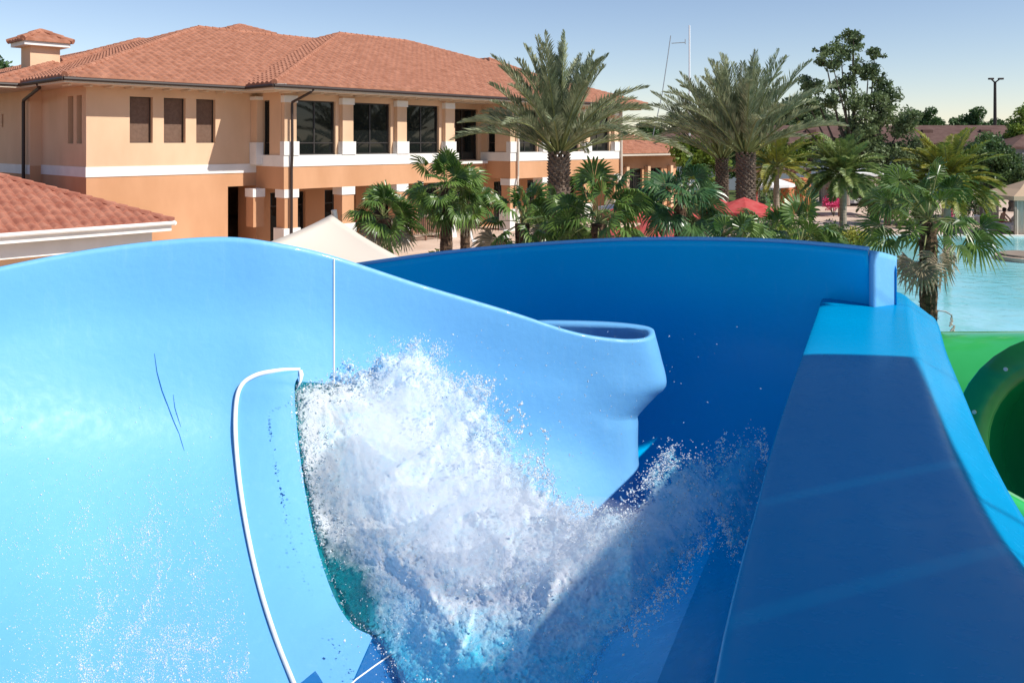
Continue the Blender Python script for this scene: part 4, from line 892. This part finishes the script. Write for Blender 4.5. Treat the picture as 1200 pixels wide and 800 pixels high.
gx=np.arange(325,945,step); gy=np.arange(385,880,step); GX,GY=np.meshgrid(gx,gy,indexing='ij')
SD=sdist(GX,GY)
for i in range(len(gx)):
    for j in range(len(gy)):
        if abs(SD[i,j])<45 and (gy[j]<640 and gx[i]>380): q=Vector((gx[i],gy[j],0)); SD[i,j]+=13*mn.noise(q/26)+8*mn.noise(q/11+Vector((3,3,3)))+5*mn.noise(q/5)
D0=np.zeros(GX.shape)
for i in range(0,len(gx),3):
    for j in range(0,len(gy),3):
        h=hit(gx[i],gy[j],bvb); D0[i,j]=h[0].y if h[0] is not None else 6.5
for i in range(0,len(gx)):      # fill between the samples
    i0=i//3*3; i1=min(i0+3,(len(gx)-1)//3*3)
    for j in range(len(gy)):
        j0=j//3*3;j1=min(j0+3,(len(gy)-1)//3*3); fi=(i-i0)/3;fj=(j-j0)/3
        if i%3 or j%3: D0[i,j]=(D0[i0,j0]*(1-fi)+D0[i1,j0]*fi)*(1-fj)+(D0[i0,j1]*(1-fi)+D0[i1,j1]*fi)*fj
D0=np.minimum(D0,7.6)
# large smooth body: limit the base depth to a blurred version
Kr=D0.copy()
for _ in range(26):
    Kr[1:-1,1:-1]=(Kr[:-2,1:-1]+Kr[2:,1:-1]+Kr[1:-1,:-2]+Kr[1:-1,2:])/4
D0=np.minimum(D0,Kr+.05)
def gs(cx,cy,rx,ry): return np.exp(-(((GX-cx)/rx)**2+((GY-cy)/ry)**2))
Dold=D0.copy(); Dr=np.clip(4.38+np.maximum(GX-740,0)*.0035-(GY-640)*.0056,3.3,9); wr=1/(1+np.exp(-(GX-600)/55)); D0=D0*(1-wr)+np.minimum(D0,Dr)*wr
body=np.clip(SD/85,0,1)**.8
rmp=np.clip((GX-345-(GY-450)*.22)/210,0,1)*np.clip((900-GX)/200,0,1)
bulge=rmp*.85*(1-wr)*(1/(1+np.exp(-(GY-560)/50)))+.10*gs(500,450,60,60)+.10
foam=np.clip(1.45*gs(465,550,125,150)+.6*gs(395,560,60,60)+.95*gs(490,460,90,60)-.9*gs(405,700,35,55)+.72*gs(590,650,140,90)+.45*gs(660,610,120,60)+.35*gs(650,720,140,80)+.22*gs(800,580,80,60)+.45*gs(745,590,22,22)+.22*gs(800,570,70,60)+.2*gs(400,460,50,30),0,1)
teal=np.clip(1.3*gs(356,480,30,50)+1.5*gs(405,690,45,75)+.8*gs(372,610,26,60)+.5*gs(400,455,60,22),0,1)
FZ=np.zeros(GX.shape); BIG=np.zeros(GX.shape)
fr=mn.fractal; tb=mn.turbulence
for i in range(len(gx)):
    for j in range(len(gy)):
        if SD[i,j]<-12: continue
        v=Vector((gx[i]/60,gy[j]/60,0)); wv=Vector((mn.noise(v*1.3),mn.noise(v*1.3+Vector((9,2,4))),0))
        BIG[i,j]=mn.noise(v*.9+wv*.6)*.5+mn.noise(v*2.1+wv)*.28
        q=Vector((gx[i]/16,gy[j]/16,0))+wv*2.2
        FZ[i,j]=1-abs(mn.noise(q))*2+ .6*(1-abs(mn.noise(q*2.3))*2)+.4*mn.noise(q*4.7)
rough_=.006+.006*foam
MIC=np.random.RandomState(2).normal(0,1,GX.shape)
dep=D0-(bulge*body+ BIG*.13*body+ (FZ-.8)*rough_*body+MIC*.0035*body) - .02 + np.where(SD<6,.20*(1-np.clip((SD+12)/18,0,1)),0)
tE_=np.clip(-SD/9,0,1); dep=dep*(1-tE_)+Dold*tE_
dep=np.maximum(dep,2.3)
nX,nY=GX.shape; vid=-np.ones(GX.shape,int); V=[];aF=[];aT=[];aE=[]
jx=np.random.RandomState(1).uniform(-1,1,(nX,nY,2))
for i in range(nX):
    for j in range(nY):
        if SD[i,j]>-9:
            vid[i,j]=len(V); V.append(tuple(P(gx[i]+jx[i,j,0],gy[j]+jx[i,j,1],dep[i,j]))); aF.append(foam[i,j]); aT.append(teal[i,j]); aE.append(min(1,max(0,(SD[i,j]+9)/55)))
Fq=[]
for i in range(nX-1):
    for j in range(nY-1):
        a,b,c,d=vid[i,j],vid[i+1,j],vid[i+1,j+1],vid[i,j+1]
        if min(a,b,c,d)>=0: Fq.append((a,b,c,d))
me=bpy.data.meshes.new('splashing_water'); me.from_pydata(V,[],Fq)
for nm,arr in (('foam',aF),('teal',aT),('edge',aE)): me.attributes.new(nm,'FLOAT','POINT').data.foreach_set('value',np.array(arr,np.float32))
me.polygons.foreach_set('use_smooth',[True]*len(me.polygons))
m=bpy.data.materials.new('churned_water'); m.use_nodes=True; n=m.node_tree; L=n.links.new; p=n.nodes['Principled BSDF']
def nd(t,**k):
    o=n.nodes.new(t)
    for a,b in k.items(): setattr(o,a,b)
    return o
def att(x): o=nd('ShaderNodeAttribute'); o.attribute_name=x; return o.outputs['Fac']
def ma(op,a,b=None,clamp=False):
    o=nd('ShaderNodeMath',operation=op); o.use_clamp=clamp
    for i,x in enumerate((a,b)):
        if x is None: continue
        if isinstance(x,(int,float)): o.inputs[i].default_value=x
        else: L(x,o.inputs[i])
    return o.outputs[0]
tc=nd('ShaderNodeTexCoord')
def nz(s,d=6,r=.6,dist=0): o=nd('ShaderNodeTexNoise'); o.inputs['Scale'].default_value=s; o.inputs['Detail'].default_value=d; o.inputs['Roughness'].default_value=r; o.inputs['Distortion'].default_value=dist; L(tc.outputs['Object'],o.inputs[0]); return o.outputs[0]
n1=nz(7,8,.7,.6); n2=nz(38,5,.65,.3); n3=nz(90,3,.6)
ff=ma('ADD',att('foam'),ma('MULTIPLY',ma('SUBTRACT',n1,.5),1.5)); ff=ma('ADD',ff,ma('MULTIPLY',ma('SUBTRACT',n2,.5),.7))
mr=nd('ShaderNodeMapRange'); mr.inputs[1].default_value=.22; mr.inputs[2].default_value=1.1; L(ff,mr.inputs[0]); fm=mr.outputs[0]
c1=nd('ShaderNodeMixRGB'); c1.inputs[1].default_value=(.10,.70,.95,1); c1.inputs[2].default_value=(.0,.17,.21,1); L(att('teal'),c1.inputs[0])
c2=nd('ShaderNodeMixRGB'); c2.inputs[2].default_value=(.93,.95,.97,1); L(fm,c2.inputs[0]); L(c1.outputs[0],c2.inputs[1]); L(c2.outputs[0],p.inputs['Base Color'])
rr=nd('ShaderNodeMapRange'); rr.inputs[3].default_value=.07; rr.inputs[4].default_value=.55; L(fm,rr.inputs[0]); L(rr.outputs[0],p.inputs['Roughness'])
bh=ma('ADD',ma('MULTIPLY',n2,1.0),ma('MULTIPLY',n3,.8)); bh=ma('ADD',bh,ma('MULTIPLY',n1,.25)); bn=nd('ShaderNodeBump'); bn.inputs['Distance'].default_value=.008; bn.inputs['Strength'].default_value=.7; L(bh,bn.inputs['Height']); L(bn.outputs[0],p.inputs['Normal'])
al=ma('ADD',ma('MULTIPLY',att('edge'),1.5),ma('MULTIPLY',ma('SUBTRACT',n2,.60),2.4)); al=ma('MULTIPLY',al,2.6,True); al=ma('MULTIPLY',al,ma('ADD',ma('MULTIPLY',fm,.3),.76,True))
L(al,p.inputs['Alpha'])
tr=nd('ShaderNodeBsdfTranslucent'); tr.inputs[0].default_value=(.93,.96,1,1); mxs=nd('ShaderNodeMixShader'); L(ma('MULTIPLY',ma('MULTIPLY',fm,.45),al),mxs.inputs[0]); L(p.outputs[0],mxs.inputs[1]); L(tr.outputs[0],mxs.inputs[2]); L(mxs.outputs[0],n.nodes['Material Output'].inputs[0])
p.inputs['Subsurface Weight'].default_value=.0
me.materials.append(m); o=bpy.data.objects.new('splashing_water',me); C.objects.link(o); tag(o,'churning blue water and white foam bursting from the slide tunnel','splash',kind='stuff')
mm=bpy.data.materials.new('spray_mist'); mm.use_nodes=True; mn_=mm.node_tree; mn_.nodes.remove(mn_.nodes['Principled BSDF']); pv=mn_.nodes.new('ShaderNodeVolumePrincipled'); pv.inputs['Color'].default_value=(1,1,1,1); pv.inputs['Density'].default_value=1.25; pv.inputs['Anisotropy'].default_value=-.1; mn_.links.new(pv.outputs[0],mn_.nodes['Material Output'].inputs['Volume'])
k=MB(); sph=bmesh.new(); bmesh.ops.create_icosphere(sph,subdivisions=4,radius=1); sv=[v.co.copy() for v in sph.verts]; sf_=[tuple(v.index for v in f.verts) for f in sph.faces]; sph.free()
for (x,y,rx,rz,ry) in ((475,560,.46,.62,.32),(500,500,.40,.42,.28),(540,600,.55,.45,.32),(600,640,.50,.32,.26),(480,450,.24,.24,.18),(690,640,.5,.25,.2),(430,500,.22,.3,.12)):
    i=int((x-gx[0])/step); j=int((y-gy[0])/step); c=P(x,y,dep[i,j]-ry*.2)
    k.add([c+Vector((v.x*rx,v.y*ry,v.z*rz))*(1+.12*mn.noise(v*1.5+c)) for v in sv],sf_)
tag(k.build('spray_mist',mm,None,True),'fine white mist hanging in front of the bursting foam','mist',kind='stuff')
sc.cycles.volume_bounces=7
# droplets
def spray(name,pts,rad,material,label,jit=.35):
    pts=np.array(pts,np.float32); rad=np.array(rad,np.float32); n_=len(pts); rs_=np.random.RandomState(4)
    base=np.array([(1,0,0),(-1,0,0),(0,1,0),(0,-1,0),(0,0,1),(0,0,-1)],np.float32); tri=np.array([(0,2,4),(2,1,4),(1,3,4),(3,0,4),(2,0,5),(1,2,5),(3,1,5),(0,3,5)])
    ax=rs_.normal(size=(n_,3)); ax/=np.linalg.norm(ax,axis=1,keepdims=True); b=np.cross(ax,rs_.normal(size=(n_,3))); b/=np.linalg.norm(b,axis=1,keepdims=True); c=np.cross(ax,b); Rm=np.stack([ax,b,c],1)
    sc_=rs_.uniform(1-jit,1+jit*1.6,(n_,1,3)); v=np.einsum('kj,njl->nkl',base,Rm*1.0)
    v=np.einsum('nkj,njl->nkl',(base[None]*sc_),Rm)*rad[:,None,None]+pts[:,None,:]
    f=(tri[None]+6*np.arange(n_)[:,None,None]).reshape(-1)
    me=bpy.data.meshes.new(name); me.vertices.add(n_*6); me.vertices.foreach_set('co',v.astype(np.float32).reshape(-1)); me.loops.add(len(f)); me.loops.foreach_set('vertex_index',f.astype(np.int32)); me.polygons.add(n_*8); me.polygons.foreach_set('loop_start',np.arange(0,n_*24,3,dtype=np.int32)); me.polygons.foreach_set('loop_total',np.full(n_*8,3,np.int32)); me.polygons.foreach_set('use_smooth',np.ones(n_*8,bool)); me.update(); me.validate()
    me.materials.append(material); o=bpy.data.objects.new(name,me); C.objects.link(o); tag(o,label,'spray',kind='stuff'); return o
dm=mat('white_spray',(.93,.96,.98),.2,.6,transl=.45)
gm=bpy.data.materials.new('clear_droplets'); gm.use_nodes=True; g_=gm.node_tree.nodes['Principled BSDF']; g_.inputs['Base Color'].default_value=(.85,.95,1,1); g_.inputs['Roughness'].default_value=.02; g_.inputs['IOR'].default_value=1.33; g_.inputs['Transmission Weight'].default_value=.75
rs0=np.random.RandomState(11)
def dep_at(x,y):
    i=int(round((x-gx[0])/step)); j=int(round((y-gy[0])/step)); i=min(max(i,0),nX-1); j=min(max(j,0),nY-1); return dep[i,j],SD[i,j],foam[i,j],D0[i,j]
pts=[];rad=[];pts2=[];rad2=[]
tries=0
while len(pts)<9000 and tries<900000:
    tries+=1; x=rs0.uniform(335,900); y=rs0.uniform(390,800); d,s,f_,d0=dep_at(x,y)
    if s<-25 or (x<400 and s<-2): continue
    upper=y<640 or x>740
    cl=mn.noise(Vector((x/14,y/14,3)))*.8+mn.noise(Vector((x/38,y/38,8)))
    if s<8: pr_=(.4 if upper else .04)*math.exp(-max(0,-s)/7)*(1.0 if cl>.1 else .25)*(1 if x<640 else .55)
    elif s<40: pr_=(.07 if upper else .02)*(.25+.75*f_)*(1.0 if cl>0 else .3)
    else: pr_=.006*f_*(1.1 if cl>0 else .5)
    if x<400 and y>520: pr_*=.9
    if rs0.rand()>pr_: continue
    ex=abs(rs0.normal(0,.06))+(.25 if s<8 else 0)*rs0.rand()
    if x<470: ex*=.12
    p_=P(x,y,d-ex if s>0 else min(d,d0-.25)-ex); r_=min(.010,.0018+rs0.exponential(.0014))
    if rs0.rand()<.22: pts2.append(p_);rad2.append(r_*1.5)
    else: pts.append(p_);rad.append(r_)
# stray strings of drops above the wave
rnd=random.Random(9)
for path in ([(612,468),(606,480),(616,488),(608,500),(609,515)],[(634,500),(642,506),(640,520),(636,540),(637,556)],[(640,560),(652,575),(656,590),(668,598)],[(690,585),(700,600),(712,612)],[(760,560),(772,545),(785,530)],[(520,470),(532,452),(540,440)],[(585,470),(596,480),(600,496)],[(560,450),(570,446)]):
    for a,b in zip(path,path[1:]):
        for k_ in range(9):
            t=rnd.random(); x=a[0]+(b[0]-a[0])*t+rnd.gauss(0,2.2); y=a[1]+(b[1]-a[1])*t+rnd.gauss(0,2.2); p_=P(x,y,5.6+rnd.uniform(-.1,.1)); (pts if rnd.random()<.5 else pts2).append(p_); (rad if p_ is pts[-1] else rad2).append(rnd.uniform(.004,.012))
for k_ in range(500):
    a=rnd.gauss(560,130); b=rnd.gauss(470,70)
    if 480<a<900 and 380<b<650: pts2.append(P(a,b,rnd.uniform(4.6,5.9))); rad2.append(rnd.uniform(.002,.006))
n_=min(len(pts),len(rad)); spray('spray_drops',pts[:n_],rad[:n_],dm,'white spray drops flying off the foam')
n_=min(len(pts2),len(rad2)); spray('clear_drops',pts2[:n_],rad2[:n_],gm,'clear flying water drops over the wave')
# beads of water lying on the sunlit wall, lower left
pts=[];rad=[]; t0=0
while len(pts)<13000 and t0<200000:
    t0+=1; x=rs0.uniform(0,330); y=rs0.uniform(470,800)
    k1=math.exp(-((x-180)/115)**2)*min(1.4,max(0,(y-520)/200)); cl=mn.noise(Vector((x/26+y/90,y/60,1)))+.5*mn.noise(Vector((x/7,y/22,5)))
    if x>262+ (y-470)*.1: continue
    if rs0.rand()>k1*(.25+max(0,cl)*2.6)+.012: continue
    p_=on(x,y,.002)
    if p_ is None: continue
    pts.append(p_); rad.append(min(.006,.0011+rs0.exponential(.0009)))
if pts: spray('water_beads',pts,rad,dm,'scattered water beads on the sunlit blue wall, lower left')
# ================================================================== GREEN SLIDE
gs_=thing('green_water_slide','glossy green fibreglass slide tube and trough beyond the blue slide','water slide',P(1200,520,8).xy.to_3d())
# round tube lying across
a=P(1010,505,11.2); b=P(1330,520,9.8); k=MB(); pts=[a.lerp(b,i/24) for i in range(25)]; k.tube(pts,[1.31]*25,44); k.build('tube','green',gs_,True)
# open trough with a broad flange: half bowl facing the camera
cx=P(1283,540,7.0); ax=Vector((-.55,-.80,.22)).normalized(); s1=ax.cross(Z).normalized(); s2=s1.cross(ax).normalized()
def circ(r_,o,n=40): return [cx+ax*o+(s1*math.cos(2*PI*i/n)+s2*math.sin(2*PI*i/n))*r_ for i in range(n)]
k=MB(); rr_=[circ(1.02,0,10),circ(.80,0.01,10)]
def loft(k,rings,flip=False):
    o=len(k.v); n=len(rings[0])
    for r_ in rings: k.v+=[tuple(v) for v in r_]
    for i in range(len(rings)-1):
        for j in range(n): q=(o+i*n+j,o+i*n+(j+1)%n,o+(i+1)*n+(j+1)%n,o+(i+1)*n+j); k.f.append(q[::-1] if flip else q)
loft(k,[circ(1.06,-.14),circ(1.07,-.02),circ(1.06,0),circ(.80,0.0),circ(.78,-.02)]); k.build('flange','greend',gs_,True)
k=MB(); loft(k,[circ(.785,-.01),circ(.77,-.3),circ(.72,-.8),circ(.6,-1.3),circ(.3,-1.55),circ(.02,-1.6)]); k.build('bowl','green2',gs_,True)
k=MB()
for i in range(12):
    a_=2*PI*(i+.5)/12; c=cx+(s1*math.cos(a_)+s2*math.sin(a_))*.93; k.tube([c-ax*.02,c+ax*.03],.018,8)
k.build('bolts','metal',gs_)
# lower trough
lt=[]
for x,d in ((1080,6.6),(1140,6.4),(1200,6.2),(1290,6.0),(1400,5.8)):
    y=560+(x-1140)*.55; lt.append([P(x,y,d),P(x,y+14,d-.10),P(x,y+60,d-.05),P(x,y+120,d+.35),P(x,y+130,d+.8)])
q=surf(lt,8,5); q.build('lower_trough','green',gs_,True,solid=.05)
k=MB(); k.tube([c[0]+Vector((0,-.02,0)) for c in q.g],.05,8); k.build('lower_rim','greenp',gs_,True)
# ================================================================== UNSEEN BLOCKERS OVER THE SLIDE (added and outlined to throw the shade)
def shade_blocker(name,label,pts,z,dx,dy):
    pts=[(x+dx,y+dy) for x,y in pts]
    t=thing(name,label,'shade sail',(sum(p[0] for p in pts)/len(pts),sum(p[1] for p in pts)/len(pts),0)); k=MB(); k.add([(x,y,z) for x,y in pts],[tuple(range(len(pts)))]); k.build('fabric','blocker',t,solid=.02)
    for x,y in (pts[0],pts[len(pts)//2]): k=MB(); k.tube([(x,y,z),(14.5,y+1.5,z+.6)],.006,5); k.build('cable','metal',t)
    return t
M['blocker']=mat('dark_blocker',(.03,.06,.12),.8,.2)
shade_blocker('unseen_blocker','unseen blocker added to shade the back of the slide',[(1.1,6.4),(1.1,9.4),(6.8,8.2),(7.45,6.3),(7.66,5.85),(7.70,5.42),(7.45,5.3),(7.1,4.95),(6.85,4.87),(6.3,5.45),(5.5,5.9),(4.4,6.2)],CZ+3.5,0,0)
gp=.022  # slits between the blockers let soft light bands onto the outer wall
shade_blocker('unseen_blocker','upper panel of the unseen blocker added to shade the right edge of the slide',[(7.37,3.33),(6.50,3.32),(5.69,1.53),(5.36,.80),(6.69,1.44),(7.1,2.56)],CZ+3.5,0,0)
shade_blocker('unseen_blocker','middle panel of the unseen blocker added to shade the right edge of the slide',[(5.36,.80-gp),(4.82,-.18),(6.15,.48),(6.69,1.44-gp)],CZ+3.5,0,0)
shade_blocker('unseen_blocker','lower panel of the unseen blocker added to shade the right edge of the slide',[(4.82,-.18-gp),(3.9,-1.6),(4.1,-2.6),(5.6,-2.6),(5.7,-.64),(6.15,.48-gp)],CZ+3.5,0,0)
t=thing('blocker_post','tall steel post added for the unseen shade blockers beyond the right edge','post',(14.5,4,0)); k=MB(); k.tube([(14.5,4,0),(14.5,4,CZ+4.4)],.08,10); k.build('pole','metal',t)
k=MB(); k.tube([(14.5,-1,CZ+4.1),(14.5,10,CZ+4.1)],.05,8); k.build('spreader','metal',t)
